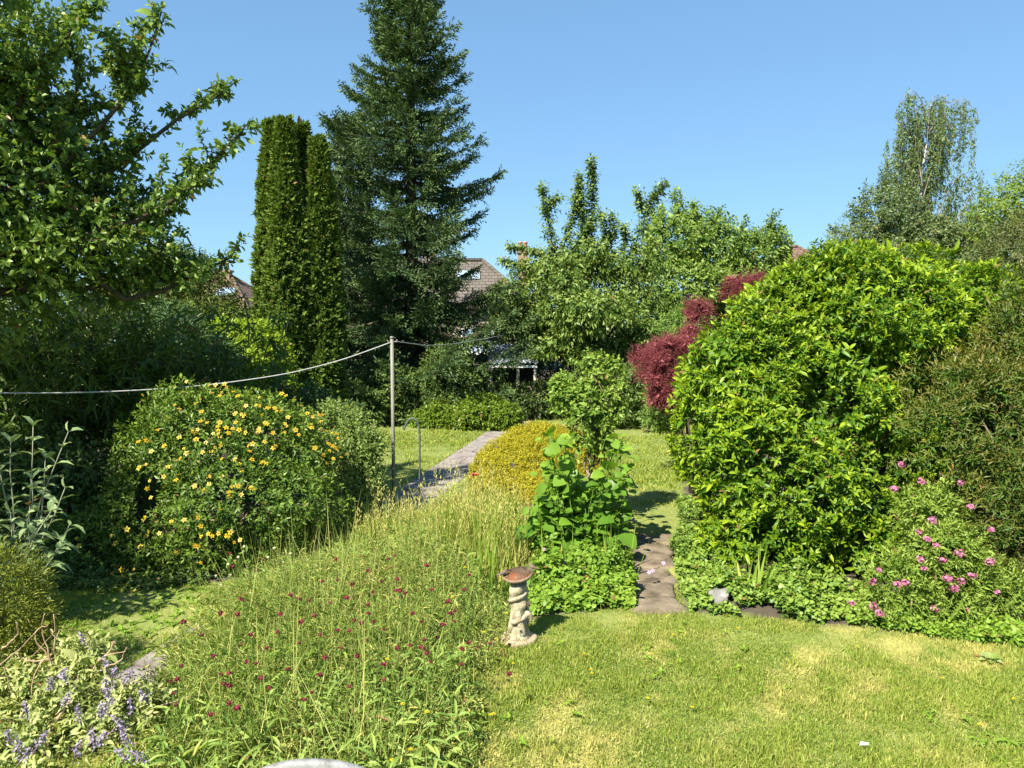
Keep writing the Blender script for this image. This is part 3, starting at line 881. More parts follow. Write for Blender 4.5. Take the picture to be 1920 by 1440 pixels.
def tiers(bl, n):
    out = []
    for b in bl:
        for _ in range(n):
            o = norm(_gc.normal(size=3)) * _gc.uniform(.3, 1.0)
            s = _gc.uniform(.45, .8)
            out.append((b[0] + o[0] * b[3], b[1] + o[1] * b[4], b[2] + o[2] * b[5], b[3] * s, b[4] * s, b[5] * s * .42))
    return out
leafy_tree("cherry_tree", "cherry tree with drooping leaves and upright leafy shoots right of the spruce", (cb[0], 20.5, 0),
    tiers([pblob(1060, 520, 20.4, 62, 50), pblob(1120, 500, 20.6, 60, 48), pblob(1175, 530, 20.4, 60, 50), pblob(1022, 585, 20.2, 66, 40), pblob(1100, 590, 19.6, 80, 55), pblob(1190, 610, 20.2, 70, 48),
     pblob(1068, 655, 19.8, 58, 42), pblob(1130, 660, 19.5, 72, 50), pblob(1195, 680, 20, 62, 55), pblob(975, 560, 20.6, 45, 34), pblob(985, 600, 20.3, 40, 32), pblob(960, 585, 20.8, 34, 28), pblob(1150, 730, 20, 80, 50), pblob(1010, 505, 20.6, 40, 26)], 4),
    9000, 6, .10, .052, KITE, M_CHERRY, "cherry", sl=.2, ang=(75, 40), bend=.38, depth=.75, amp=.34, freq=1.3, up=.0, inner=.35, r0=.11, shoots=sh, zfork=.25)

M_MIDGREEN = leaf_mat("mid_green_leaf", (.075, .14, .036), (.16, .24, .06), (.25, .32, .09), .33, .42, .45)
b_ = at(1330, 700, 25)
sh = [(pxl(p, 25, 25), 60, .42) for p in ([(1270, 450), (1272, 405), (1268, 362)], [(1295, 470), (1300, 430), (1302, 385)], [(1345, 470), (1345, 430), (1350, 398)], [(1395, 470), (1392, 440), (1395, 418)], [(1440, 480), (1445, 440), (1448, 405)], [(1240, 470), (1235, 430), (1238, 400)])]
leafy_tree("broadleaf_tree", "dense mid green broadleaf tree right behind the cherry tree", (b_[0], 25, 0),
    [pblob(1255, 465, 25, 58, 62), pblob(1300, 450, 25.2, 52, 52), pblob(1345, 470, 25.2, 58, 52), pblob(1410, 490, 25.5, 58, 52), pblob(1440, 470, 25.5, 30, 40), pblob(1280, 540, 24.6, 80, 60), pblob(1360, 550, 25, 80, 60), pblob(1250, 620, 24.4, 75, 60), pblob(1330, 640, 24.6, 90, 60), pblob(1430, 560, 25.5, 70, 60), pblob(1240, 710, 24.2, 70, 60)],
    9500, 6, .12, .062, KITE, M_MIDGREEN, "midtree", sl=.16, depth=.45, amp=.3, r0=.13, shoots=sh, inner=.6)

# weeping birch
M_BIRCHTWIG = noise_mat('birch_twig', [(.12, .09, .075), (.30, .26, .23)], 5, .8, .2)
M_BIRCH_LEAF = leaf_mat("birch_leaf", (.105, .15, .075), (.20, .255, .125), None, .35, .45, .35)
g = rng_for("birch")
bb = at(1740, 700, 30)
base = np.array([bb[0], 30, 0])
t = thing("weeping_birch", "tall weeping birch with hanging strands and a pale trunk, upper right", "tree", base)
fork = at(1735, 345, 30)
trk = [tube([base + (0, 0, -.1), at(1742, 560, 30), at(1728, 430, 30), at(1727, 330, 30), at(1738, 270, 30)], [.16, .11, .075, .05, .025], 8)]
strP = []
lmb = []
def birch_branch(pts, r=.03, hang=(90, 190), dens=9, spread=10):
    pl = pxl(pts, 30 + g.normal(0, .5), 30 + g.normal(0, .9))
    # smooth arch
    tt = np.linspace(0, 1, 12)
    k = np.linspace(0, 1, len(pl))
    pl = np.stack([np.interp(tt, k, pl[:, i]) for i in range(3)], -1)
    lmb.append(tube(pl, np.linspace(r * .8, .006, 12), 5))
    ln = np.linalg.norm(np.diff(pl, axis=0), axis=1).sum()
    p, d, s = along(pl, max(3, int(ln * dens)), g, .3, 1)
    for q in p:
        h = g.uniform(*hang) * 30 / F_PX
        strP.append((q + g.normal(0, .08, 3), h * g.uniform(.45, 1.1)))
for pts in ([(1738, 250), (1730, 190), (1712, 168), (1695, 180), (1688, 200)], [(1741, 215), (1752, 190), (1770, 178), (1778, 185)], [(1742, 200), (1790, 190), (1808, 184), (1822, 200), (1825, 212)],
            [(1728, 330), (1705, 260), (1690, 215), (1684, 205)], [(1727, 330), (1700, 280), (1678, 260), (1662, 262)], [(1735, 300), (1760, 240), (1780, 235), (1795, 245)], [(1730, 350), (1715, 260), (1715, 205)],
            [(1740, 260), (1765, 200), (1772, 190)], [(1728, 380), (1752, 300), (1770, 258), (1778, 265)], [(1728, 420), (1690, 350), (1672, 320), (1664, 325)], [(1728, 400), (1740, 330), (1745, 290)], [(1738, 300), (1720, 230), (1716, 195)]):
    birch_branch(pts, .022, (90, 185), 7)
for pts in ([(1728, 380), (1700, 300), (1675, 285), (1660, 300)], [(1738, 280), (1742, 210), (1748, 180), (1756, 182)], [(1730, 400), (1690, 330), (1668, 300), (1658, 310)], [(1740, 250), (1775, 200), (1805, 190), (1818, 198)]):
    birch_branch(pts, .02, (80, 190), 6.5)
for pts in ([(1735, 470), (1780, 350), (1800, 328), (1825, 320), (1838, 330)], [(1738, 500), (1800, 400), (1830, 350), (1842, 352)], [(1738, 480), (1765, 400), (1785, 372)], [(1730, 470), (1700, 400), (1685, 385)], [(1740, 520), (1790, 430), (1850, 395), (1860, 400)], [(1745, 520), (1800, 460), (1835, 430)]):
    birch_branch(pts, .025, (80, 170), 7)
P, D = [], []
for q, h in strP:
    m = int(h * 16)
    s = np.sort(g.uniform(0, 1, m))
    sway = g.normal(0, .05, 2)
    pp = q + np.stack([sway[0] * np.sin(s * 4), sway[1] * np.sin(s * 3), -h * s], -1)
    trk.append(tube(pp[[0, m // 3, 2 * m // 3, m - 1]], .004, 3, cap=False))
    P.append(pp + g.normal(0, .045, pp.shape)); D.append(norm(np.array([0, 0, -1.0]) + g.normal(0, .45, pp.shape)))
tr0 = part("trunk", trk[0], M_BIRCH, t)
part("limb", join(*lmb, *trk[1:]), M_BIRCHTWIG, tr0)
P, D = np.concatenate(P), np.concatenate(D)
part("crown", whorl(P, D, 3, .05, .08, .042, KITE, g, (60, 20), .1, .25), M_BIRCH_LEAF, t)

M_GREYGREEN = leaf_mat("grey_green_leaf", (.065, .10, .055), (.12, .16, .085), (.17, .21, .11), .3, .45, .4)
b_ = at(1690, 700, 27)
leafy_tree("broadleaf_tree", "grey-green shrubby tree in front of the weeping birch's foot", (b_[0], 27, 0),
    [pblob(1650, 400, 27, 40, 44), pblob(1625, 450, 27, 45, 42), pblob(1690, 420, 27, 50, 60), pblob(1760, 440, 26.6, 60, 50), pblob(1590, 465, 26.8, 26, 26), pblob(1680, 490, 26.4, 80, 50), pblob(1800, 500, 26.6, 70, 50), pblob(1830, 450, 27, 45, 55)],
    5200, 6, .11, .05, KITE, M_GREYGREEN, "greytree", sl=.2, depth=.55, amp=.35, r0=.1, inner=.5,
    shoots=[(pxl(p, 27, 27), 26, .2) for p in ([(1620, 470), (1590, 440), (1562, 428)], [(1630, 420), (1615, 395), (1620, 360)], [(1640, 390), (1655, 350), (1655, 330)], [(1600, 460), (1585, 470), (1566, 470)], [(1590, 440), (1605, 400), (1598, 385)])])
M_LIGHTGREEN = leaf_mat("light_green_leaf", (.11, .17, .04), (.18, .25, .06), (.24, .29, .08), .4, .45, .4)
b_ = at(1960, 700, 24)
leafy_tree("broadleaf_tree", "light green tree entering at the far right edge beside the birch", (b_[0], 24, 0),
    [pblob(1910, 385, 24, 40, 36), pblob(1970, 370, 24, 60, 50), pblob(1885, 430, 24, 40, 45), pblob(1940, 450, 24, 60, 60), pblob(1990, 520, 24, 90, 80)],
    3600, 6, .12, .05, KITE, M_LIGHTGREEN, "lighttree", sl=.2, bend=.4, depth=.5, amp=.3, r0=.1)
b_ = at(1900, 900, 12)
M_OLIVE = leaf_mat("olive_leaf", (.06, .085, .04), (.115, .135, .065), (.15, .15, .07), .28, .45, .4)
leafy_tree("evergreen_shrub", "greyish evergreen shrub behind the bottlebrush bush at the right edge", (b_[0], 12.0, 0),
    [pblob(1890, 500, 12, 55, 60), pblob(1950, 520, 12, 80, 110), pblob(1930, 450, 12.3, 55, 45), pblob(1890, 600, 12, 70, 90), pblob(1960, 740, 12, 110, 140)],
    3600, 7, .07, .018, KITE, M_OLIVE, "oliveshrub", cat="shrub", sl=.12, depth=.5, amp=.3, trunk_name="stem", r0=.06)

# willow-like tree and shrubs at the left back
M_FEATHER = leaf_mat("feathery_leaf", (.055, .095, .03), (.12, .165, .05), (.17, .21, .07), .3, .45, .35)
b_ = at(380, 760, 19)
leafy_tree("feathery_tree", "soft feathery green tree behind the apple branches at the left", (b_[0], 19, 0),
    [pblob(350, 520, 19, 55, 46), pblob(385, 560, 19, 45, 46), pblob(432, 604, 18.8, 40, 30), pblob(300, 540, 19, 55, 60), pblob(360, 610, 18.6, 75, 55), pblob(430, 640, 18.6, 65, 50), pblob(240, 560, 19, 60, 60)],
    6000, 7, .10, .022, KITE, M_FEATHER, "feather", sl=.2, bend=.4, depth=.45, amp=.25, r0=.09)
M_BRIGHT = leaf_mat("bright_lime_leaf", (.14, .22, .02), (.24, .33, .035), (.30, .38, .05), .4, .45, .35)
b_ = at(460, 800, 13)
leafy_tree("lime_shrub", "bright yellow-green shrub glowing in front of the thuja columns", (b_[0], 13, 0),
    [pblob(425, 630, 13, 42, 36), pblob(470, 640, 13, 45, 40), pblob(510, 670, 13, 36, 40), pblob(450, 690, 12.7, 70, 50), pblob(480, 740, 12.7, 75, 50)],
    2600, 7, .075, .036, KITE, M_BRIGHT, "limeshrub", cat="shrub", sl=.12, up=.5, depth=.3, amp=.2, trunk_name="stem", r0=.05)
M_BLUEGREEN = leaf_mat("blue_green_leaf", (.04, .085, .045), (.08, .14, .07), (.11, .18, .085), .22, .45, .4)
b_ = at(370, 850, 11.8)
leafy_tree("conifer_shrub", "bluish green conifer shrub behind the yellow flowered bush", (b_[0], 11.8, 0),
    [pblob(360, 670, 11.8, 52, 50), pblob(405, 690, 11.8, 40, 38), pblob(320, 640, 12, 50, 55), pblob(370, 750, 11.6, 70, 60), pblob(290, 700, 12, 50, 60)],
    3600, 7, .085, .016, KITE, M_BLUEGREEN, "bluegreen", cat="shrub", sl=.14, up=.1, depth=.3, amp=.2, trunk_name="stem", r0=.05)

# bamboo in the shade of the apple tree
M_BAMBOO = leaf_mat("bamboo_leaf", (.045, .085, .02), (.10, .155, .035), None, .3, .42, .45)
M_CANE = noise_mat("bamboo_cane", [(.06, .06, .025), (.12, .11, .05)], 5, .5, .1)
g = rng_for("bamboo")
base = np.array([-5.6, 10.2, 0])
t = thing("bamboo_clump", "shaded bamboo clump with thin upright canes under the apple tree", "bamboo", base)
P, D, tr_ = [], [], []
for k in range(150):
    a, r_ = g.uniform(0, 6.28), math.sqrt(g.uniform()) 
    b = base + np.array([r_ * 2.5 * math.cos(a), r_ * .7 * math.sin(a), 0])
    H = g.uniform(2.0, 3.3)
    lean = g.normal(0, .28, 2)
    tt = np.linspace(0, 1, 6)
    pl = b + np.stack([lean[0] * tt ** 2 * H * .6, (lean[1] - .12) * tt ** 2 * H * .6, H * (tt - .12 * tt ** 2)], -1)
    tr_.append(tube(pl, np.linspace(.011, .004, 6), 5))
    p, d, s = along(pl, 34, g, .33, 1)
    dd = norm(np.stack([g.normal(0, 1, 34), g.normal(-.15, 1, 34), g.normal(-.1, .5, 34)], -1))
    P.append(p + dd * g.uniform(.02, .3, (34, 1))); D.append(dd)
part("cane", join(*tr_), M_CANE, t)
P, D = np.concatenate(P), np.concatenate(D)
part("foliage", whorl(P, D, 4, .05, .16, .022, STRIP, g, (65, 25), .45, .25), M_BAMBOO, t)

# dark evergreen hedges closing the garden
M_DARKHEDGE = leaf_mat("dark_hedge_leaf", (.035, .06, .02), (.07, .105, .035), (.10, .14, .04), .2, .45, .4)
def hedge(name, label, blobs, n, seed, mat, L=.10, W=.05, depth=.3, k=6, r0=.07):
    bl = np.array(blobs)
    base = np.array([bl[:, 0].mean(), bl[:, 1].mean(), 0])
    t = thing(name, label, "hedge", base)
    P, Nn, g = shell(blobs, n, seed, depth, .18, 1.2, .55, .6)
    part("foliage", whorl(P, norm(Nn + np.array([0, 0, .35]) + g.normal(0, .35, Nn.shape)), k, .1, L, W, KITE, g, (80, 35), .15), mat, t)
    for b in bl:
        part("stem", tube(limb_line((b[0], b[1], -.05), (b[0], b[1], b[2] + b[5] * .6), g, 5, 0, .1), [r0, r0 * .8, r0 * .6, r0 * .4, r0 * .2], 6), M_BARK, t)
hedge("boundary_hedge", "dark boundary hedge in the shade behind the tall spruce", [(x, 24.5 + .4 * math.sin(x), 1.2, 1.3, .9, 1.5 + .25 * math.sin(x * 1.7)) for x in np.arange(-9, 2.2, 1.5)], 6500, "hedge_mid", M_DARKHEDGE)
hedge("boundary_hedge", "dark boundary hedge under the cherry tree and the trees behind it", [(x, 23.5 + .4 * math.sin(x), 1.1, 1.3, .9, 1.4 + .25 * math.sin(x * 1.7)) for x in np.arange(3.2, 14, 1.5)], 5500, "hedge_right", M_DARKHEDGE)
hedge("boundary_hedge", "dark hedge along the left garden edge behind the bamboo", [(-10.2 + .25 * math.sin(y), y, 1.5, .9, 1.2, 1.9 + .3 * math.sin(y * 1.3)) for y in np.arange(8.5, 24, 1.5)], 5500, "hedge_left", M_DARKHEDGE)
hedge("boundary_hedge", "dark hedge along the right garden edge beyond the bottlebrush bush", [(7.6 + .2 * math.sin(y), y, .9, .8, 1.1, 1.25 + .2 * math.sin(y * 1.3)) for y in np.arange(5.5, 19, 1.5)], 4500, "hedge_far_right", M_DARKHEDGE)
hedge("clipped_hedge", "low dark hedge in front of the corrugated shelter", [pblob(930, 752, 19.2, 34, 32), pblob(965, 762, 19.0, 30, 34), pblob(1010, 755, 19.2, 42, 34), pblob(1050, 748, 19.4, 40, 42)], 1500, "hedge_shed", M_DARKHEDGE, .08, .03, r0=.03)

# ------------------------------------------------------------------ shrubs in the garden
def gbase(b):
    b = np.array(b, float).copy(); b[2] = 0
    return b

# ---- big glossy bush on the right
M_GLOSSY = leaf_mat("glossy_leaf", (.04, .10, .012), (.10, .195, .020), (.29, .37, .027), .32, .40, .42, (1.3, 1.3, .4))
lb = [pblob(1560, 640, 8.6, 200, 160, 190), pblob(1425, 720, 8.3, 165, 175, 160), pblob(1700, 630, 8.6, 190, 150, 170), pblob(1490, 600, 8.5, 140, 115, 140), pblob(1380, 690, 8.3, 115, 110, 110), pblob(1560, 860, 8.1, 235, 215, 190), pblob(1395, 850, 8.0, 120, 165, 125),
      pblob(1810, 600, 8.7, 105, 108, 130), pblob(1750, 700, 8.3, 130, 130, 130), pblob(1480, 1010, 7.8, 165, 120, 130), pblob(1640, 1000, 7.7, 170, 130, 140), pblob(1830, 800, 8.6, 150, 180, 160), pblob(1405, 985, 8.0, 78, 85, 80), pblob(1325, 840, 8.1, 62, 110, 70)]
b_ = gnd(1570, 1060)
t = thing("glossy_bush", "huge rounded bush of glossy yellow-green leaves filling the right side", "shrub", gbase(b_))
P, Nn, g = shell(lb, 25000, "laurel", depth=.26, amp=.20, freq=2.6, inner=.80, back=.75)
D = norm(Nn * .8 + np.array([0, 0, .78]) + g.normal(0, .36, Nn.shape))
lat = lump(P * 3.4, "laurel_gap") * .6 + lump(P * 7.0, "laurel_gap2") * .6
kp = (lat > np.where(P[:, 2] < 1.7, -.12, -.32)) | (g.uniform(size=len(P)) < .10)
P, D = P[kp], D[kp]
geo = whorl(P, D, 9, .055, .060, .023, OVAL, g, (85, 25), .12, .30, .05)
P2, N2, g2 = shell(lb, 8500, "laurel_in", depth=.6, amp=.1, freq=2.6, inner=.6, back=.8)
P2 = P2 - N2 * .22
geo2 = whorl(P2, norm(N2 + g2.normal(0, .7, N2.shape)), 6, .08, .085, .034, KITE, g2, (88, 40), .14, .2, -.5)
part("foliage", join(geo, geo2), M_GLOSSY, t)
stems("stem", gbase(b_), [np.array(b[:3]) for b in lb], .035, .012, t, M_BARK, "laurelstem")

# ---- purple smoke bush behind it
M_SMOKE = leaf_mat("smoke_bush_leaf", (.10, .022, .028), (.20, .045, .055), (.30, .10, .10), .3, .55, .2, (1.3, .7, .6))
M_PLUME = leaf_mat("smoke_bush_plume", (.14, .023, .034), (.24, .052, .066), (.32, .11, .115), .33, .8, .1, (1.2, .8, .8))
sbl0 = [pblob(1228, 690, 11.2, 34, 38), pblob(1252, 655, 11.2, 34, 36), pblob(1240, 730, 11.1, 32, 34), pblob(1310, 588, 11.3, 22, 28), pblob(1385, 535, 11.4, 24, 18), pblob(1362, 556, 11.4, 10, 9), pblob(1290, 640, 11.3, 38, 26), pblob(1258, 755, 11.1, 16, 18), pblob(1420, 528, 11.4, 20, 12), pblob(1330, 690, 11.6, 60, 60)]
gs_ = rng_for("smokeblobs")
sbl = []
for q_ in sbl0:
    for _ in range(9):
        o_ = norm(gs_.normal(size=3)) * gs_.uniform(.25, 1.0)
        s_ = gs_.uniform(.22, .5)
        sbl.append((q_[0] + o_[0] * q_[3], q_[1] + o_[1] * q_[4], q_[2] + o_[2] * q_[5], q_[3] * s_, q_[4] * s_, q_[5] * s_))
b_ = gnd(1300, 925)
t = thing("smoke_bush", "wine red smoke bush showing behind the left side of the big glossy bush", "shrub", gbase(b_))
P, Nn, g = shell(sbl, 1900, "smoke", depth=.8, amp=.22, freq=4, inner=.3, back=.4)
part("foliage", whorl(P, norm(Nn + g.normal(0, .5, Nn.shape)), 5, .05, .045, .03, OVAL, g, (85, 40), .1), M_SMOKE, t)
P, Nn, g = shell(sbl[:81], 6500, "plume", depth=.45, amp=.28, freq=5, inner=.35, back=.4)
part("plume", whorl(P, norm(Nn + np.array([0, 0, .4]) + g.normal(0, .5, Nn.shape)), 8, .10, .05, .0028, STRIP, g, (85, 20), .1), M_PLUME, t)
stems("stem", gbase(b_), [np.array(b[:3]) for b in sbl0], .02, .006, t, M_BARK, "smokestem")
M_SOFTGREEN = leaf_mat("soft_green_leaf", (.07, .13, .035), (.13, .21, .055), (.19, .27, .07), .35, .45, .4)
b_ = at(1285, 850, 12.4)
leafy_tree("green_shrub", "soft green shrub between the two wine red smoke bush clouds", gbase(b_),
    [pblob(1275, 625, 12.4, 34, 36), pblob(1265, 690, 12.3, 40, 50), pblob(1250, 760, 12.2, 40, 40), pblob(1300, 600, 12.6, 25, 25)], 1200, 7, .05, .026, KITE, M_SOFTGREEN, "softgreen", cat="shrub", sl=.08, trunk_name="stem", r0=.03)

# ---- bottlebrush-like bush with reddish tips, right edge
M_BOTTLE = leaf_mat("bottlebrush_leaf", (.035, .085, .017), (.09, .155, .03), (.18, .14, .042), .28, .42, .45)
bbl = [pblob(1870, 720, 7.3, 100, 95, 90), pblob(1780, 760, 7.1, 70, 85, 80), pblob(1880, 800, 7.0, 130, 130, 100), pblob(1760, 850, 7.0, 70, 90, 70), pblob(1960, 700, 7.2, 130, 160, 110), pblob(1850, 940, 6.9, 110, 90, 90), pblob(1915, 650, 7.4, 50, 60, 70), pblob(1960, 950, 6.8, 130, 160, 110), pblob(1980, 1110, 6.6, 110, 130, 100), pblob(1870, 1060, 6.9, 110, 120, 90), pblob(1800, 1080, 6.9, 80, 110, 80), pblob(1930, 1160, 6.5, 90, 70, 80), pblob(1850, 1160, 6.7, 80, 60, 60)]
b_ = gnd(1900, 1140)
t = thing("bottlebrush_bush", "loose bush of narrow dull green leaves with rusty tips at the right edge", "shrub", gbase(b_))
P, Nn, g = shell(bbl, 7600, "bottle", depth=.45, amp=.3, freq=2.4, inner=.6, back=.6)
lat = lump(P * 3.4, 'bottlegap')
kp = (lat > -.3) | (g.uniform(size=len(P)) < .15)
P, Nn = P[kp], Nn[kp]
D = norm(Nn * .7 + np.array([0, -.05, .75]) + g.normal(0, .35, Nn.shape))
part("foliage", whorl(P, D, 10, .15, .058, .0125, KITE, g, (75, 35), .05, .22, -.2), M_BOTTLE, t)
stems("stem", gbase(b_), [np.array(b[:3]) + (0, .1, 0) for b in bbl] + [at(1900, 720, 7.0), at(1790, 650, 7.1), at(1925, 830, 6.9)], .018, .006, t, M_TWIG, "bottlestem")

# ---- pink flowered shrub
M_PINKSHRUB = leaf_mat("pink_shrub_leaf", (.075, .14, .027), (.17, .25, .05), (.27, .34, .085), .36, .42, .4)
M_PINK, _n, _l, _p = new_mat("pink_flower")
_l.new(mixcol(_n, _l, attr(_n, "rnd"), (.27, .05, .125), (.43, .16, .25)), _p.inputs["Base Color"]); _p.inputs["Roughness"].default_value = .6
psb = [pblob(1760, 1040, 6.3, 85, 80, 70), pblob(1690, 1090, 6.2, 60, 60, 55), pblob(1810, 1090, 6.3, 80, 70, 65), pblob(1740, 960, 6.5, 60, 55, 55), pblob(1700, 1150, 6.1, 55, 42, 50), pblob(1790, 1160, 6.1, 75, 50, 60), pblob(1880, 1130, 6.3, 60, 70, 60)]
b_ = gnd(1760, 1150)
t = thing("pink_flowering_shrub", "arching shrub dotted with pink flower clusters at the right lawn edge", "shrub", gbase(b_))
P, Nn, g = shell(psb, 2200, "pinkshrub", depth=.55, amp=.32, freq=3, inner=.5, back=.5)
part("foliage", whorl(P, norm(Nn * .8 + np.array([0, 0, .4]) + g.normal(0, .45, Nn.shape)), 9, .13, .042, .013, KITE, g, (75, 35), .12, .22), M_PINKSHRUB, t)
stems("stem", gbase(b_), [np.array(b[:3]) for b in psb] * 2, .012, .004, t, M_TWIG, "pinkstem")
def flower_cluster(c, r, n, g, petal=.014, T=KITE):
    d = norm(g.normal(size=(n, 3)))
    pos = np.array(c) + d * r * g.uniform(.2, 1, (n, 1)) * np.array([1, 1, .7])
    gs = []
    for j in range(5):
        A, B = basis(d)
        a = j * 6.283 / 5
        pd = math.cos(a) * A + math.sin(a) * B + .35 * d
        gs.append(leaf_geo(pos, pd, d + 0 * pd, petal, petal * .8, T, g.uniform(0, 1, n), 0))
    return join(*gs)
for (px, py, s) in [(1727, 902, 1), (1676, 916, 1), (1748, 976, 1.1), (1723, 998, .7), (1738, 1010, .9), (1756, 1022, .6), (1726, 1048, .9), (1768, 1050, .9), (1800, 1038, 1.1), (1855, 1053, 1.1), (1822, 1078, .9), (1776, 1084, 1.2), (1803, 1090, 1), (1790, 1102, 1.2), (1683, 1095, 1), (1698, 1093, .9), (1648, 1068, .6), (1636, 1090, .9), (1637, 1136, .9), (1648, 1148, 1.2), (1752, 1142, 1), (1815, 1144, .6), (1598, 1131, .7), (1858, 993, .7), (1801, 905, .7), (1820, 950, .8), (1733, 1207, .8), (1690, 870, .8), (1732, 1066, .7), (1870, 1110, .6)]:
    z_ = {1598: 6.2, 1733: 5.95}.get(px, None)
    Y = (6.05 if py > 1000 else 6.25) if z_ is None else z_
    c = at(px, py, Y - .12)
    part("flower", flower_cluster(c, .040 * s, int(20 * s) + 5, g, .016), M_PINK, t)

# ---- yellow flowered hypericum
M_HYP = leaf_mat("hypericum_leaf", (.042, .085, .018), (.095, .16, .03), (.17, .24, .045), .28, .4, .45)
M_YELLOW, _n, _l, _p = new_mat("yellow_petal")
_l.new(mixcol(_n, _l, attr(_n, "rnd"), (.30, .205, .001), (.40, .30, .004)), _p.inputs["Base Color"]); _p.inputs["Roughness"].default_value = .5
M_STAMEN = noise_mat("stamen", [(.30, .11, .005), (.38, .17, .01)], 40, .8, 0)
hb = [pblob(440, 850, 8.2, 140, 105, 140), pblob(320, 870, 8.1, 110, 95, 120), pblob(555, 880, 8.3, 80, 100, 100), pblob(400, 950, 7.8, 200, 120, 150), pblob(270, 960, 7.8, 110, 110, 110), pblob(560, 960, 8.0, 90, 90, 110), pblob(180, 1020, 7.7, 90, 70, 90), pblob(360, 1030, 7.5, 150, 60, 100), pblob(500, 815, 8.3, 95, 70, 100), pblob(500, 1010, 7.7, 100, 60, 90), pblob(370, 800, 8.3, 95, 60, 90)]
b_ = gnd(400, 1060)
t = thing("yellow_flowering_shrub", "broad dark shrub covered in yellow star shaped flowers at the left", "shrub", gbase(b_))
P, Nn, g = shell(hb, 8600, "hyp", depth=.4, amp=.28, freq=2.6, inner=.72, back=.65)
part("foliage", whorl(P, norm(Nn * .8 + np.array([0, 0, .5]) + g.normal(0, .42, Nn.shape)), 8, .11, .048, .019, KITE, g, (82, 40), .1, .22), M_HYP, t)
stems("stem", gbase(b_), [np.array(b[:3]) for b in hb] * 2, .014, .005, t, M_TWIG, "hypstem")
def star_flower(c, nrm, r, g):
    d = norm(np.array([nrm]))
    A, B = basis(d)
    gs = []
    a0 = g.uniform(0, 6.28)
    for j in range(5):
        a = a0 + j * 6.283 / 5
        pd = math.cos(a) * A + math.sin(a) * B + g.uniform(.05, .35) * d
        gs.append(leaf_geo(np.array([c]), pd, d, r, r * .72, OVAL, g.uniform(0, 1, 1), 0, .05))
    core = blob(np.array(c) + d[0] * r * .12, (r * .24,) * 3, "core", .2, 8, 6, 6)
    return join(with_mat(join(*gs), 0), with_mat((core[0], core[1], core[2], None), 1))
fl_px = [(368, 756), (345, 735), (293, 748), (338, 770), (404, 722), (421, 720), (438, 735), (398, 737), (412, 742), (446, 742), (470, 735), (336, 768), (378, 772), (376, 790), (442, 774), (458, 780), (412, 792), (424, 802), (436, 804), (448, 806), (428, 812), (412, 818), (368, 824), (336, 820), (296, 806), (274, 826), (260, 828), (308, 836), (284, 846), (386, 830), (474, 832), (440, 862), (472, 862), (454, 882), (442, 792), (414, 834), (315, 875), (261, 877), (392, 893), (416, 893), (365, 911), (382, 920), (392, 908), (283, 933), (271, 972), (238, 992), (264, 1024), (372, 970), (345, 975), (391, 1001), (366, 1023), (380, 848), (430, 930), (470, 915), (497, 944), (452, 927), (436, 912), (410, 1000), (432, 998), (450, 1012), (370, 1024), (228, 1068), (238, 1095), (254, 1108), (148, 1024),
         (528, 738), (536, 742), (552, 750), (502, 765), (515, 765), (576, 775), (598, 778), (602, 790), (512, 812), (496, 828), (500, 795), (560, 815), (554, 806), (612, 808), (622, 812), (634, 822), (630, 838), (616, 832), (606, 852), (618, 845), (584, 802), (540, 782), (480, 760), (485, 808), (512, 840), (625, 860), (528, 770), (590, 840), (468, 846), (500, 870), (350, 850), (330, 900), (299, 1000), (415, 955), (350, 715), (520, 900)]
HB = np.array(hb)
extra_fl = []
for (px, py) in fl_px[:100]:
    d = ray(px, py)
    # walk along the view ray to the shrub's lumpy skin
    best = None
    for bb_ in HB:
        oc = np.array([0, 0, CAM_H]) - bb_[:3]
        rr = bb_[3:6] * 1.13
        a = ((d / rr) ** 2).sum(); b = 2 * (oc * d / rr ** 2).sum(); c = ((oc / rr) ** 2).sum() - 1
        ds = b * b - 4 * a * c
        if ds > 0:
            s_ = (-b - math.sqrt(ds)) / (2 * a)
            if best is None or s_ < best[0]:
                best = (s_, bb_)
    if best is None:
        k_ = np.argmin([abs(at(px, py, q[1])[0] - q[0]) + abs(at(px, py, q[1])[2] - q[2]) for q in HB]); pos = at(px, py, HB[k_][1]); nv = np.array([0, -1, .5])
    else:
        pos = np.array([0, 0, CAM_H]) + d * best[0]; nv = norm((pos - best[1][:3]) / best[1][3:6])
    if pos[2] < .06:
        pos = gnd(px, py, .08); nv = np.array([0, -.3, 1])
    nv = norm(nv * .7 + np.array([-.1, -.45, .5]) + g.normal(0, .3, 3))
    part("flower", star_flower(pos, nv, .030 * g.uniform(.8, 1.15), g), [M_YELLOW, M_STAMEN], t)
    if g.uniform() < .75:
        for _ in range(g.integers(1, 3)):
            extra_fl.append((pos + g.normal(0, .075, 3) + nv * .02, norm(nv + g.normal(0, .4, 3)), .026 * g.uniform(.7, 1.1)))

part("flower", join(*[star_flower(a, b, c, g) for a, b, c in extra_fl]), [M_YELLOW, M_STAMEN], t, kind="stuff")
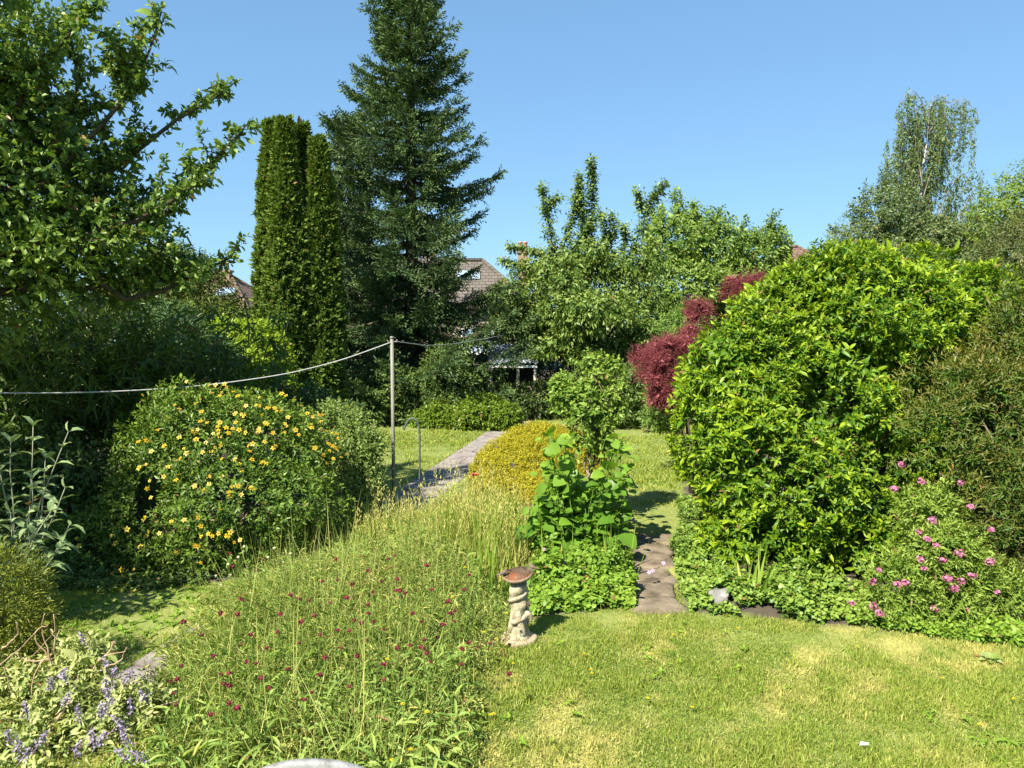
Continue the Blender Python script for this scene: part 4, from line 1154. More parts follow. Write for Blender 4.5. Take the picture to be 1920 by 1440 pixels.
# ---- shrubs right of the hypericum, below the thujas
M_PALE = leaf_mat("pale_green_leaf", (.10, .15, .045), (.17, .23, .075), (.25, .31, .12), .38, .45, .4)
b_ = gnd(660, 985)
leafy_tree("pale_shrub", "loose pale green shrub between the yellow flowers and the washing line post", gbase(b_),
    [pblob(670, 850, 9.3, 48, 56), pblob(640, 880, 9.2, 50, 60), pblob(690, 900, 9.2, 34, 45), pblob(660, 950, 9.0, 55, 42), pblob(640, 800, 9.5, 55, 40), pblob(700, 830, 9.3, 24, 32)],
    1900, 8, .042, .018, KITE, M_PALE, "paleshrub", cat="shrub", sl=.12, up=.7, depth=.6, amp=.35, trunk_name="stem", r0=.025)
b_ = gnd(610, 960)
leafy_tree("dwarf_conifer", "small grey-green dwarf conifer peeping above the yellow flowers", gbase(b_),
    [pblob(605, 795, 10.0, 45, 48), pblob(640, 800, 10.0, 40, 36), pblob(570, 770, 10.2, 40, 40), pblob(610, 860, 9.9, 60, 60)],
    1300, 9, .07, .010, KITE, M_BLUEGREEN, "dwarfconifer", cat="shrub", sl=.12, up=.9, depth=.35, amp=.2, trunk_name="stem", r0=.025)
M_EUON = leaf_mat("golden_euonymus_leaf", (.05, .095, .012), (.10, .16, .02), (.16, .22, .03), .3, .42, .4)
for (cx, cy, Y, rx, rz, lab, sd) in [(825, 788, 17.6, 36, 30, "left one of two low yellow-green mounds edging the far lawn", "euoa"), (915, 782, 17.4, 46, 32, "right one of two low yellow-green mounds, beside the end of the path", "euob")]:
    c = at(cx, cy, Y)
    leafy_tree("golden_mound", lab, gbase(c), [pblob(cx, cy, Y, rx, rz), pblob(cx - rx * .7, cy + 8, Y, rx * .7, rz * .8), pblob(cx + rx * .6, cy + 4, Y - .2, rx * .7, rz * .85)],
        1500, 7, .07, .034, KITE, M_EUON, sd, cat="shrub", sl=.09, up=.5, depth=.3, amp=.25, trunk_name="stem", r0=.02, group="low golden mounds by the far lawn")
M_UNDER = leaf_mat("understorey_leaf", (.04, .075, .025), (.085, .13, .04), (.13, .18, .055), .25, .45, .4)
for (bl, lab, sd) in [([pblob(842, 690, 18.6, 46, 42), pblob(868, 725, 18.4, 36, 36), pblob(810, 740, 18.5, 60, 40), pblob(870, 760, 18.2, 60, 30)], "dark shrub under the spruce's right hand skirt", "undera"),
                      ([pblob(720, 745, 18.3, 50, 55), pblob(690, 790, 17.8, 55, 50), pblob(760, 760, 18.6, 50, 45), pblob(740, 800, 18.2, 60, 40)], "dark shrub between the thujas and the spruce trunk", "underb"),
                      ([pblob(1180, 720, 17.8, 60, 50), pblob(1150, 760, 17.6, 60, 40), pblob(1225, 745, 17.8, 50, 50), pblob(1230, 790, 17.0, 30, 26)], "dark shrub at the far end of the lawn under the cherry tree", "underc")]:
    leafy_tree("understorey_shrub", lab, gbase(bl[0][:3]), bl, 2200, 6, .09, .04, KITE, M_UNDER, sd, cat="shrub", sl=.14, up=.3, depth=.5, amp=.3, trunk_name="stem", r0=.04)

# ---- golden dome
M_GOLD = leaf_mat("golden_leaf", (.23, .22, .01), (.38, .345, .018), (.46, .425, .04), .3, .55, .25, (1.2, 1.1, .5))
b_ = gnd(990, 935)
gbl = [pblob(940, 940, 10.3, 50, 45, 50), pblob(1000, 950, 10.2, 60, 45, 50), pblob(985, 880, 10.9, 92, 70, 85), pblob(1045, 872, 11.1, 88, 72, 85), pblob(930, 900, 10.7, 46, 56, 60), pblob(1010, 915, 10.6, 95, 55, 80), pblob(1075, 880, 11, 55, 70, 60), pblob(1000, 835, 11.1, 66, 42, 66)]
t = thing("golden_dome_shrub", "rounded dome shaped shrub of fine golden yellow foliage beside the path", "shrub", gbase(b_))
P, Nn, g = shell(gbl, 21000, "golddome", depth=.25, amp=.13, freq=4, inner=.72, back=.6)
part("foliage", whorl(P, norm(Nn + np.array([0, 0, .3]) + g.normal(0, .45, Nn.shape)), 7, .05, .032, .009, KITE, g, (75, 25), .1), M_GOLD, t)
stems("stem", gbase(b_), [np.array(b[:3]) for b in gbl], .012, .005, t, M_TWIG, "goldstem")

# ---- rose tree with bare twisted stems
M_ROSE = leaf_mat("rose_leaf", (.07, .135, .028), (.14, .23, .045), (.24, .32, .07), .35, .42, .4)
b_ = gnd(1110, 985)
rb = [pblob(1095, 735, 9.2, 46, 30), pblob(1058, 748, 9.1, 34, 26), pblob(1040, 725, 9.1, 16, 14), pblob(1160, 770, 9.2, 18, 20), pblob(1085, 830, 9.1, 26, 22), pblob(1140, 840, 9.2, 26, 30), pblob(1150, 690, 9.25, 16, 14), pblob(1140, 745, 9.2, 36, 30), pblob(1125, 705, 9.3, 40, 28), pblob(1095, 780, 9.1, 40, 26), pblob(1130, 785, 9.2, 32, 26), pblob(1110, 680, 9.3, 22, 16), pblob(1055, 715, 9.2, 24, 18), pblob(1165, 725, 9.2, 18, 16), pblob(1125, 820, 9.2, 22, 30)]
t = thing("rose_tree", "leggy rose bush with bare twisted stems and a leafy green head in the middle", "shrub", gbase(b_))
P, Nn, g = shell(rb, 1500, "rosetree", depth=.9, amp=.5, freq=4, inner=.3, back=.2, low=.5)
part("foliage", whorl(P, norm(Nn * .7 + np.array([0, 0, .5]) + g.normal(0, .5, Nn.shape)), 6, .08, .045, .026, OVAL, g, (80, 45), .2, .25), M_ROSE, t)
geos = []
for k, (q, r_) in enumerate([((1100, 800), .016), ((1118, 790), .014), ((1090, 775), .012), ((1135, 800), .012), ((1070, 750), .008), ((1145, 750), .008), ((1115, 700), .009)]):
    e = at(*q, 9.15)
    pl = limb_line(gbase(b_) + (g.normal(0, .06), g.normal(0, .05), -.05), e, g, 8, .0, .35)
    geos.append(tube(pl, np.linspace(r_ * 1.6, r_ * .8, 8), 6))
    for _ in range(4):
        q2 = rb[g.integers(len(rb))]
        geos.append(tube(limb_line(e, np.array(q2[:3]) + g.normal(0, .08, 3), g, 5, .02, .25), [.007, .006, .005, .004, .003], 5))
part("stem", join(*geos), M_TWIG, t)

# ---- broad leaved plant below it
M_BROAD = leaf_mat("broad_leaf", (.075, .16, .025), (.16, .27, .042), (.28, .38, .065), .36, .42, .4, (1.25, 1.3, .4))
b_ = gnd(1075, 1040)
t = thing("broad_leaved_shrub", "lush shrub with big rounded light green leaves below the rose tree", "shrub", gbase(b_))
g = rng_for("broad")
P, D, trk = [], [], []
for k in range(98):
    px = g.uniform(1000, 1175); top = g.uniform(810, 1010) if px > 1020 else g.uniform(900, 1010)
    if 1082 < px < 1132: top = max(top, g.uniform(890, 960))
    if g.uniform() < .12 and px < 1080: top = g.uniform(795, 850)
    Y = g.uniform(7.75, 8.9)
    e = at(px, top, Y)
    b0 = np.array([b_[0] + (e[0] - b_[0]) * .6 + g.normal(0, .05), Y + g.normal(0, .05), -.03])
    pl = limb_line(b0, e, g, 6, g.normal(0, .06), .30)
    trk.append(tube(pl, np.linspace(.007, .003, 6), 5))
    n = 13
    p, d, s = along(pl, n, g, .06, 1)
    a = g.uniform(0, 6.28, n)
    dd = norm(np.stack([np.cos(a), np.sin(a) * .8 - .25, g.uniform(-.15, .5, n)], -1))
    P.append(p + dd * g.uniform(.02, .11, (n, 1))); D.append(dd)
    P.append(pl[-1:]); D.append(norm(np.array([[g.normal(0, .5), -.4, .6]])))
P, D = np.concatenate(P), np.concatenate(D)
up = norm(np.array([0, -.25, 1.0]) + g.normal(0, .45, P.shape))
s_ = np.exp(g.normal(-.05, .36, len(P)))
tv = np.clip((P[:, 2] - .5) * 1.0 + g.normal(0, .2, len(P)), 0, 1)
part("foliage", leaf_geo(P, D, up, .105 * s_, .088 * s_, ROUND, g.uniform(0, .97, len(P)), tv * .7, .25), M_BROAD, t)
for tk_ in trk:
    part("stem", tk_, M_STALK, t)

# ---- iris and gladiolus fans
M_IRIS = leaf_mat("iris_leaf", (.16, .24, .05), (.28, .36, .08), (.45, .42, .14), .35, .4, .4)
def fan(name, label, c, n, h, w, seed, spread=.3, mat=M_IRIS, yellow=.15, parent=None):
    g = rng_for(seed)
    c = np.array(c, float); c[2] = 0
    t = thing(name, label, "plant", c)
    x = c[0] + g.normal(0, spread * .28, n); y = c[1] + g.normal(0, spread * .28, n)
    az = g.uniform(0, 6.28, n); le = np.abs(g.normal(0, .22, n))
    D = np.stack([np.cos(az) * np.sin(le), np.sin(az) * np.sin(le), np.cos(le)], -1)
    A = g.uniform(0, 6.28, n)
    Nn = np.stack([np.cos(A), np.sin(A), 0 * A], -1)
    hh = h * np.exp(g.normal(0, .2, n))
    part("leaf_fan", leaf_geo(np.stack([x, y, np.full(n, -.02)], -1), D, Nn, hh, w, BLADE, g.uniform(0, 1, n), (g.uniform(size=n) < yellow) * 1.0, np.abs(g.normal(.06, .08, n))), mat, t)
    return t
fan("iris_clump", "yellow-green sword leaves standing right of the bird bath", gnd(1055, 1110), 26, .52, .022, "irisa")
fan("iris_clump", "upright sword leaves in front of the big glossy bush", gnd(1412, 1128), 18, .46, .032, "irisb", .2)
fan("iris_clump", "pale sword leaves left of the bird bath", gnd(925, 1120), 34, .55, .02, "irisc", .5)
fan("iris_clump", "sword leaves below the broad leaved shrub by the stone path", gnd(1150, 1080), 24, .5, .02, "irisd", .4, yellow=.05)

# ---- geranium patch right of the bird bath
M_GER = leaf_mat("geranium_leaf", (.085, .17, .025), (.16, .27, .045), (.24, .34, .06), .38, .45, .4)
ROCK = gnd(1344, 1128)
def patch(name, label, poly, n, h, L, W, mat, seed, k=5, T=OVAL, cat="plant", sl=.05, flat=.5, kind=None, hp=1.0):
    g = rng_for(seed)
    poly = np.array(poly, float)
    lo, hi = poly.min(0), poly.max(0)
    x, y = g.uniform(lo[0], hi[0], n * 4), g.uniform(lo[1], hi[1], n * 4)
    kk = inpoly(x, y, poly) & ~((np.abs(x - ROCK[0]) < .10) & (y > ROCK[1] - .26) & (y < ROCK[1] + .06))
    x, y = x[kk][:n], y[kk][:n]
    ed = np.clip(np.min([np.hypot(x - a, y - b) for a, b in poly], axis=0) / .55, .10, 1)
    top = h * ed * (.65 + .6 * lump(np.stack([x * 4, y * 4, 0 * x], -1), seed))
    keep_ = ed > .16 + .34 * lump(np.stack([x * 5, y * 5, 0 * x], -1), (seed, 'rag'))
    x, y, ed, top = x[keep_], y[keep_], ed[keep_], top[keep_]
    top = top * (1 + .75 * (g.uniform(size=len(x)) < .10) * g.uniform(.3, 1, len(x)))
    z = np.maximum(.02, top * (1 - .75 * g.uniform(0, 1, len(x)) ** 1.5))
    c = np.array([poly[:, 0].mean(), poly[:, 1].mean(), 0])
    t = thing(name, label, cat, c)
    P = np.stack([x, y, z], -1)
    D = norm(np.stack([g.normal(0, .45, len(x)), g.normal(-.15, .45, len(x)), np.ones(len(x))], -1))
    part("foliage", whorl(P, D, k, sl, L, W, T, g, (95, 55), .2, .25), mat, t)
    return t, P, g
GER_POLY = [(.18, 6.22), (.55, 6.32), (1.03, 6.38), (1.12, 7.0), (1.15, 7.6), (1.12, 8.5), (.45, 8.7), (.15, 7.4)]
t_ger, Pg, g = patch("geranium_patch", "mound of light green lobed geranium leaves right of the bird bath", GER_POLY, 3300, .38, .042, .034, M_GER, "geranium", 6)
M_GERFL, _n, _l, _p = new_mat("geranium_petal")
_l.new(mixcol(_n, _l, attr(_n, "rnd"), (.32, .13, .27), (.44, .25, .38)), _p.inputs["Base Color"])
for (px, py, Y) in [(1094, 970, 8.4), (1188, 974, 8.2), (1146, 1018, 7.7), (1020, 1030, 7.7), (1217, 1073, 6.9), (1224, 1070, 6.92), (1244, 1056, 7.1), (1034, 1125, 6.5), (1165, 1000, 8.0)]:
    c = at(px, py, Y)
    part("flower", star_flower(c, norm(np.array([-.1, -.7, .6])), .022, g), [M_GERFL, M_STAMEN], t_ger)

# ---- ivy and creeping ground cover in front of the big bush
M_IVY = leaf_mat("creeping_leaf", (.05, .11, .022), (.125, .21, .045), (.23, .31, .07), .3, .42, .45)
patch("ground_cover", "creeping leafy ground cover along the lawn edge below the big glossy bush", [(1.50, 6.30), (2.0, 6.16), (2.6, 6.05), (3.1, 6.0), (3.3, 6.5), (3.2, 7.0), (2.3, 7.3), (1.95, 7.9), (1.65, 7.6), (1.55, 6.9)], 2300, .20, .036, .03, M_IVY, "ivy", 6, OVAL, "ground cover")
patch("ground_cover", "bright low weeds under the pink flowering shrub at the lower right", [(2.7, 6.05), (3.4, 5.75), (4.3, 5.4), (5.2, 5.2), (5.2, 5.6), (4.2, 5.95), (3.3, 6.2)], 1500, .13, .034, .026, M_GER, "weededge", 6, OVAL, "ground cover")
patch("ground_cover", "tangle of weeds under the left end of the big glossy bush beside the stone path", [(1.62, 7.4), (2.0, 7.6), (2.3, 8.6), (2.5, 10.2), (2.3, 10.6), (2.1, 9.6), (1.95, 8.8), (1.7, 8.2)], 900, .22, .034, .026, M_IVY, "weedpath", 6, OVAL, "ground cover")
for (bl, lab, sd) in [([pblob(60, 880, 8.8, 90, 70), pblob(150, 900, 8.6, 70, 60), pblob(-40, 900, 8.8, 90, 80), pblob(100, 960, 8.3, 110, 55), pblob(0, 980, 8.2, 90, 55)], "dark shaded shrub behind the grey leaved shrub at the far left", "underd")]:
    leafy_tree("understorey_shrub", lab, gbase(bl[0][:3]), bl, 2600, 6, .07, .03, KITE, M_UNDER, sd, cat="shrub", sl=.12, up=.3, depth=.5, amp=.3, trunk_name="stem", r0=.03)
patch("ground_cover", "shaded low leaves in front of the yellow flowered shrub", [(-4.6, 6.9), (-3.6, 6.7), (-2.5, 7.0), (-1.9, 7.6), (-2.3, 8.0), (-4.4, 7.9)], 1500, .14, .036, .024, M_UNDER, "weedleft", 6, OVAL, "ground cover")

# ---- hosta-like variegated plant and rock
M_HOSTA = leaf_mat("pale_hosta_leaf", (.17, .25, .05), (.28, .35, .14), (.4, .44, .29), .35, .4, .4)
g = rng_for("hosta")
c = gnd(1857, 1238)
t = thing("hosta_plant", "small pale edged rosette plant at the lower right lawn edge", "plant", c)
n = 16; a = np.linspace(0, 6.28 * 2, n) 
D = norm(np.stack([np.cos(a), np.sin(a), np.linspace(.2, 1.1, n)], -1))
part("rosette", leaf_geo(np.tile(c, (n, 1)), D, norm(np.array([0, 0, 1.0]) - D * .4), np.linspace(.12, .08, n), .06, ROUND, g.uniform(0, 1, n), g.uniform(0, 1, n) * .8, .2), M_HOSTA, t)
M_ROCK = noise_mat("pale_rock", [(.09, .085, .075), (.17, .165, .155), (.26, .255, .25)], 7, .9, .7, 25)
c = gnd(1344, 1128)
r_ = blob((c[0], c[1], .035), (.088, .065, .055), "rock", .42, 40, 24, 2.6)
props(part("rock", r_, M_ROCK), "pale grey rock in the ground cover right of the stone path", "rock")

# ------------------------------------------------------------------ meadow bed with crimson scabious
M_MEADOW = leaf_mat("meadow_stem", (.12, .195, .055), (.32, .385, .13), (.52, .46, .22), .32, .5, .35)
M_DRY = leaf_mat("dry_grass", (.19, .27, .05), (.36, .38, .12), (.60, .50, .26), .38, .55, .3)
M_CRIMSON, _n, _l, _p = new_mat("crimson_flower")
_l.new(mixcol(_n, _l, attr(_n, "rnd"), (.10, .004, .012), (.19, .009, .028)), _p.inputs["Base Color"]); _p.inputs["Roughness"].default_value = .7
g = rng_for("meadow")
MEAD_A = [(-2.15, 3.5), (-2.2, 4.4), (-2.42, 5.1), (-2.48, 5.7), (-2.55, 6.3), (-2.4, 6.9), (-2.1, 7.6), (-1.75, 8.3), (-1.3, 8.9), (-.3, 8.0), (-.08, 6.6), (-.10, 5.75), (-.26, 5.2), (-.22, 4.5), (-.30, 3.5)]
MEAD_B = [(-1.85, 7.4), (-1.6, 8.6), (-1.15, 9.5), (-.5, 10.8), (.3, 10.2), (.6, 9.0), (.35, 8.0), (.15, 7.2), (-.05, 6.5), (-.8, 7.1)]
def in_poly_pts(poly, n, g):
    poly = np.array(poly); lo, hi = poly.min(0), poly.max(0)
    x, y = g.uniform(lo[0], hi[0], n * 3), g.uniform(lo[1], hi[1], n * 3)
    k = inpoly(x, y, poly)
    return x[k][:n], y[k][:n]
def edge_h(x, y, poly, w=.3):
    poly = np.array(poly, float)
    d = np.full(len(x), 9.0)
    for a, b in zip(poly, np.roll(poly, -1, 0)):
        ab = b - a
        tt = np.clip(((x - a[0]) * ab[0] + (y - a[1]) * ab[1]) / (ab @ ab), 0, 1)
        d = np.minimum(d, np.hypot(x - a[0] - tt * ab[0], y - a[1] - tt * ab[1]))
    return np.clip(d / w, .35, 1)
geos = []
# clumps: each plant has its own height, lean, tint; wiry stems carry small leaves
cxs, cys = in_poly_pts(MEAD_A, 1050, g)
ch = np.clip(.74 + .3 * lump(np.stack([cxs * 1.7, cys * 1.7, 0 * cxs], -1), "mead_h") + g.normal(0, .2, len(cxs)), .3, 1.35) * edge_h(cxs, cys, MEAD_A, .55) * (1 - .5 * np.clip((cys - 6.2) / .9, 0, 1) * np.clip((-.55 - cxs) / .7, 0, 1)) * np.clip((cys - 3.0) / 2.0, .42, 1)
caz, cle = g.uniform(0, 6.28, len(cxs)), np.abs(g.normal(0, .28, len(cxs)))
ctint = g.uniform(0, 1, len(cxs)); cdry = np.where(g.uniform(size=len(cxs)) < .34, g.uniform(.35, 1, len(cxs)), 0)
cld = np.stack([np.cos(caz) * np.sin(cle), np.sin(caz) * np.sin(cle), np.cos(cle)], -1)
def meadow_bits(per, spread):
    i = np.repeat(np.arange(len(cxs)), per)
    n = len(i)
    off = g.normal(0, spread, (n, 2))
    D = norm(cld[i] + np.stack([off[:, 0] * 3.2, off[:, 1] * 3.2, 0 * off[:, 0]], -1) + g.normal(0, .13, (n, 3)))
    P = np.stack([cxs[i] + off[:, 0], cys[i] + off[:, 1], np.full(n, -.01)], -1)
    return i, n, P, D
i, n, P, D = meadow_bits(30, .06)
h = .54 * ch[i] * np.exp(g.normal(0, .22, n)) * (1 + .5 * (g.uniform(size=n) < .05))
A = g.uniform(0, 6.28, n)
tint = np.clip(ctint[i] * .6 + g.uniform(0, .5, n), 0, 1)
tipv = np.clip(cdry[i] * g.uniform(.3, 1.1, n) + (g.uniform(size=n) < .12) * .7, 0, 1)
geos.append(leaf_geo(P, D, np.stack([np.cos(A), np.sin(A), 0 * A], -1), h, .0042, BLADE, tint, tipv, np.abs(g.normal(.12, .12, n))))
i, n, P, D = meadow_bits(95, .06)
s = g.uniform(.12, 1.05, n) ** .8
hh = .51 * ch[i]
P = P + D * (s * hh)[:, None]
A = g.uniform(0, 6.28, n)
LD = norm(np.stack([np.cos(A), np.sin(A), g.normal(.6, .6, n)], -1) + D * .4)
Nn = norm(np.stack([g.normal(0, .6, n), g.normal(-.2, .6, n), np.ones(n)], -1))
L = .042 * np.exp(g.normal(0, .45, n))
geos.append(leaf_geo(P, LD, Nn, L, L * .10 + .0018, KITE, np.clip(ctint[i] * .6 + g.uniform(0, .5, n), 0, 1), np.clip(cdry[i] * g.uniform(0, 1.1, n) + (g.uniform(size=n) < .10) * .7, 0, 1), .3))
# lax grass blades arching through the bed
x, y = in_poly_pts(MEAD_A, 3600, g)
geos.append(blades(x, y, .42 * edge_h(x, y, MEAD_A, .4) * np.exp(g.normal(0, .3, len(x))), .0075, g, .45, .4, -.01, g.uniform(.2, 1, len(x)), (g.uniform(size=len(x)) < .25) * g.uniform(.3, 1, len(x)), BLADE))
# dry straw stalks standing above the rest
x, y = in_poly_pts(MEAD_A, 420, g)
geos.append(blades(x, y, .72 * edge_h(x, y, MEAD_A, .5) * np.exp(g.normal(0, .2, len(x))), .0055, g, .28, .12, -.01, g.uniform(.5, .97, len(x)), g.uniform(.6, 1, len(x)), BLADE))
# low broad leaves at the feet, near the camera
x, y = in_poly_pts([(-2.1, 3.6), (-2.0, 5.2), (-.3, 5.2), (-.25, 3.6)], 900, g)
A = g.uniform(0, 6.28, len(x))
D = norm(np.stack([np.cos(A), np.sin(A), g.uniform(.2, 1.2, len(x))], -1))
geos.append(leaf_geo(np.stack([x, y, g.uniform(.0, .22, len(x))], -1), D, norm(np.stack([0 * x, 0 * x - .2, 0 * x + 1], -1) + g.normal(0, .2, (len(x), 3))), .11 * np.exp(g.normal(0, .3, len(x))), .022, OVAL, g.uniform(0, 1, len(x)), 0, .3))
part("meadow_plants", join(*geos), M_MEADOW, kind="stuff", label="tangled pale green meadow stems and small leaves", cat="meadow")

# taller straw coloured grasses behind
geos = []
x, y = in_poly_pts(MEAD_B, 8500, g)
hh = edge_h(x, y, MEAD_B, .25)
h = .50 * hh * np.where(x < -.8, .72, 1) * np.where(y > 8.3, .62, 1) * np.exp(g.normal(0, .25, len(x))) * np.clip(.85 + .4 * lump(np.stack([x * 2, y * 2, 0 * x], -1), "dry_h"), .4, 1.3)
geos.append(blades(x, y, h, .0075 * np.exp(g.normal(0, .3, len(x))), g, .2, .15, -.01, g.uniform(0, 1, len(x)), np.clip(g.uniform(-.9, .9, len(x)), 0, 1), BLADE))
k = g.choice(len(x), 1800, replace=False)
# feathery seed heads on some stalks
px_, py_, pz = x[k], y[k], h[k] * g.uniform(.95, 1.2, len(k))
for _ in range(6):
    A = g.uniform(0, 6.28, len(k))
    D = norm(np.stack([.5 * np.cos(A), .5 * np.sin(A), np.ones(len(k))], -1))
    geos.append(leaf_geo(np.stack([px_ + g.normal(0, .006, len(k)), py_, pz - g.uniform(0, .14, len(k))], -1), D, norm(g.normal(size=D.shape)), .05, .009, KITE, g.uniform(.6, 1, len(k)), g.uniform(.4, 1, len(k)), .2))
x, y = in_poly_pts([(-1.7, 7.3), (-1.2, 8.8), (-.3, 9.3), (.25, 8.4), (.1, 7.0), (-.9, 6.9)], 620, g)
geos.append(blades(x, y, .48 * np.exp(g.normal(0, .22, len(x))), .020, g, .18, .14, -.02, g.uniform(0, .35, len(x)), (g.uniform(size=len(x)) < .2) * .8, BLADE))
part("tall_grass", join(*geos), M_DRY, kind="stuff", label="tall straw and green grasses around the washing line post", cat="grass")

# crimson scabious: every flower on its own stalk
def head_geo(c, r, g, n=26):
    d = norm(g.normal(size=(n, 3)) * np.array([1, 1, .55]) + np.array([0, 0, .35]))
    geo = leaf_geo(np.tile(np.array(c, float), (n, 1)), d, norm(g.normal(size=(n, 3))), r * g.uniform(.8, 1.1, n), r * .62, KITE, g.uniform(0, 1, n), 0, .1)
    core = blob(np.array(c) + np.array([0, 0, .001]), (r * .6, r * .6, r * .4), "head", .2, 8, 6, 6)
    return join(geo, (core[0], core[1], core[2], {"rnd": np.full(len(core[0]), .2), "tip": np.zeros(len(core[0]))}))
def stalk_geo(p0, p1, g, r=.0022):
    pl = limb_line(p0, p1, g, 5, 0, .12)
    G = tube(pl, [r * 1.2, r * 1.1, r, r, r], 4)
    return (G[0], G[1], G[2], {"rnd": np.full(len(G[0]), .4), "tip": np.full(len(G[0]), .1)})
protos = []
g = rng_for("scabious")
fl = [(480, 1071), (430, 1038), (436, 1063), (590, 1155), (525, 1152), (565, 1165), (600, 1190), (633, 1182), (655, 1183), (690, 1133), (691, 1150), (700, 1165), (720, 1180), (665, 1163), (678, 1168), (545, 1115), (560, 1122), (605, 1090), (633, 1088), (660, 1095), (742, 1107), (750, 1108), (690, 1070), (630, 1048), (728, 1048), (450, 1122), (413, 1150), (445, 1152), (455, 1125), (460, 1241), (480, 1244), (430, 1262), (415, 1265), (490, 1272), (430, 1286), (420, 1282), (430, 1318), (445, 1327), (395, 1340), (320, 1278), (332, 1273), (325, 1300), (330, 1322), (340, 1248), (345, 1165), (340, 1168), (585, 1298), (655, 1287), (570, 1312), (725, 1245), (718, 1245), (795, 1216), (800, 1225), (790, 1213), (845, 1150), (853, 1145), (852, 1165), (880, 1078), (879, 1205), (868, 1218), (865, 1216), (808, 1240), (918, 1207), (955, 1263), (830, 1171), (865, 1246), (795, 1200), (745, 1086), (752, 1120), (760, 1112), (740, 1042), (800, 1060), (810, 1105), (775, 1150), (790, 1165), (560, 1206), (610, 1232), (505, 1290), (540, 1255), (870, 1105), (840, 1128), (700, 1110), (715, 1090), (650, 1120), (620, 1130), (580, 1125), (500, 1215), (600, 1265), (380, 1190), (470, 1190), (520, 1185), (770, 1210), (745, 1215), (820, 1195), (640, 1215), (670, 1230), (720, 1275), (400, 1230), (690, 1200)]
for i, (px, py) in enumerate(fl):
    # depth: the flower floats about .62 m above the ground of the bed
    zt = .60 + g.normal(0, .05)
    if px > 900: zt = .25
    c = gnd(px, py, zt)
    if c[1] < 4.6: c = gnd(px, py, .4)
    if c[1] > 8.2: c = at(px, py, 7.6)
    base = np.array([c[0] + g.normal(0, .05), c[1] + g.normal(0, .05), 0])
    t = thing("scabious_flower", "small dark crimson scabious on a thin stalk in the meadow bed", "flower", base, "crimson scabious flowers in the meadow bed")
    part("stalk", stalk_geo(base + (0, 0, -.02), c, g), M_STALK, t)
    part("flower_head", head_geo(c, .019 * g.uniform(.8, 1.25), g), M_CRIMSON, t)
M_SEED = noise_mat("seed_head", [(.30, .30, .16), (.45, .43, .27)], 60, .8, .2)
for (px, py) in [(458, 1025), (457, 1035), (515, 1028), (503, 1045), (545, 1038), (428, 1058), (405, 1080), (432, 1078), (556, 1050), (415, 1097), (531, 1055), (447, 1045)]:
    c = at(px, py, 7.0 + g.normal(0, .1))
    base = np.array([c[0] + g.normal(0, .06) + .06, c[1] + g.normal(0, .05), 0])
    t = thing("seed_head_stalk", "pale round seed head on a bare stalk against the dark yellow flowered shrub", "seed head", base, "pale seed heads at the back of the meadow bed")
    part("stalk", stalk_geo(base + (0, 0, -.02), c, g), M_STALK, t)
    part("seed_head", blob(c, (.014, .014, .013), ("seed", px), .2, 10, 8, 5), M_SEED, t)
M_YELFL, _n, _l, _p = new_mat("dandelion_yellow")
_l.new(mixcol(_n, _l, attr(_n, "rnd"), (.42, .33, .004), (.52, .43, .012)), _p.inputs["Base Color"]); _p.inputs["Roughness"].default_value = .6
def daisy(c, r, g, n=12, ups=.25):
    a = np.linspace(0, 6.283, n, endpoint=False) + g.normal(0, .1, n)
    d = norm(np.stack([np.cos(a), np.sin(a), np.full(n, ups)], -1))
    return leaf_geo(np.tile(c, (n, 1)), d, np.tile([0, 0, 1.0], (n, 1)), r, r * .55, KITE, g.uniform(0, 1, n), 0, .1)
# fennel-like acid green plant in the meadow
leafy_tree("acid_green_plant", "acid yellow-green frothy plant in the middle of the meadow bed", gbase(gnd(722, 1260)),
    [pblob(722, 1195, 5.6, 30, 26), pblob(745, 1215, 5.6, 20, 18), pblob(700, 1215, 5.6, 18, 18)], 420, 7, .022, .012, KITE, M_BRIGHT, "acid", cat="plant", sl=.05, depth=.5, trunk_name="stem", r0=.008)
for (px, py, zt) in [(755, 1320, .3), (800, 1335, .25), (792, 1392, .2), (770, 1405, .2), (735, 1425, .2), (872, 1064, .5), (848, 1120, .45), (908, 1185, .2), (930, 1198, .15), (815, 1428, .12), (726, 1236, .55), (950, 1150, .3)]:
    c = gnd(px, py, zt); base = np.array([c[0], c[1], 0])
    t = thing("yellow_daisy", "small yellow daisy-like flower among the meadow stems", "flower", base, "yellow daisies in the meadow bed")
    part("stalk", stalk_geo(base + (0, 0, -.02), c, g), M_STALK, t)
    part("flower_head", join(daisy(c, .016, g), daisy(c + np.array([0, 0, .003]), .010, g, 8, .8)), M_YELFL, t)
for (px, py) in [(926, 1338), (920, 1340), (962, 1244), (1096, 1226), (1108, 1255), (1110, 1262), (1222, 1226), (1215, 1309), (1298, 1326), (1837, 1358), (1607, 1212), (1900, 1310), (1262, 1190), (1383, 1178), (1768, 1272)]:
    c = gnd(px, py, .04); base = np.array([c[0], c[1], 0])
    t = thing("lawn_flower", "tiny yellow flower open in the short front lawn", "flower", base, "yellow flowers in the front lawn")
    part("stalk", stalk_geo(base + (0, 0, -.01), c, g, .002), M_STALK, t)
    part("flower_head", join(daisy(c, .014, g), daisy(c + np.array([0, 0, .003]), .009, g, 8, .8)), M_YELFL, t)
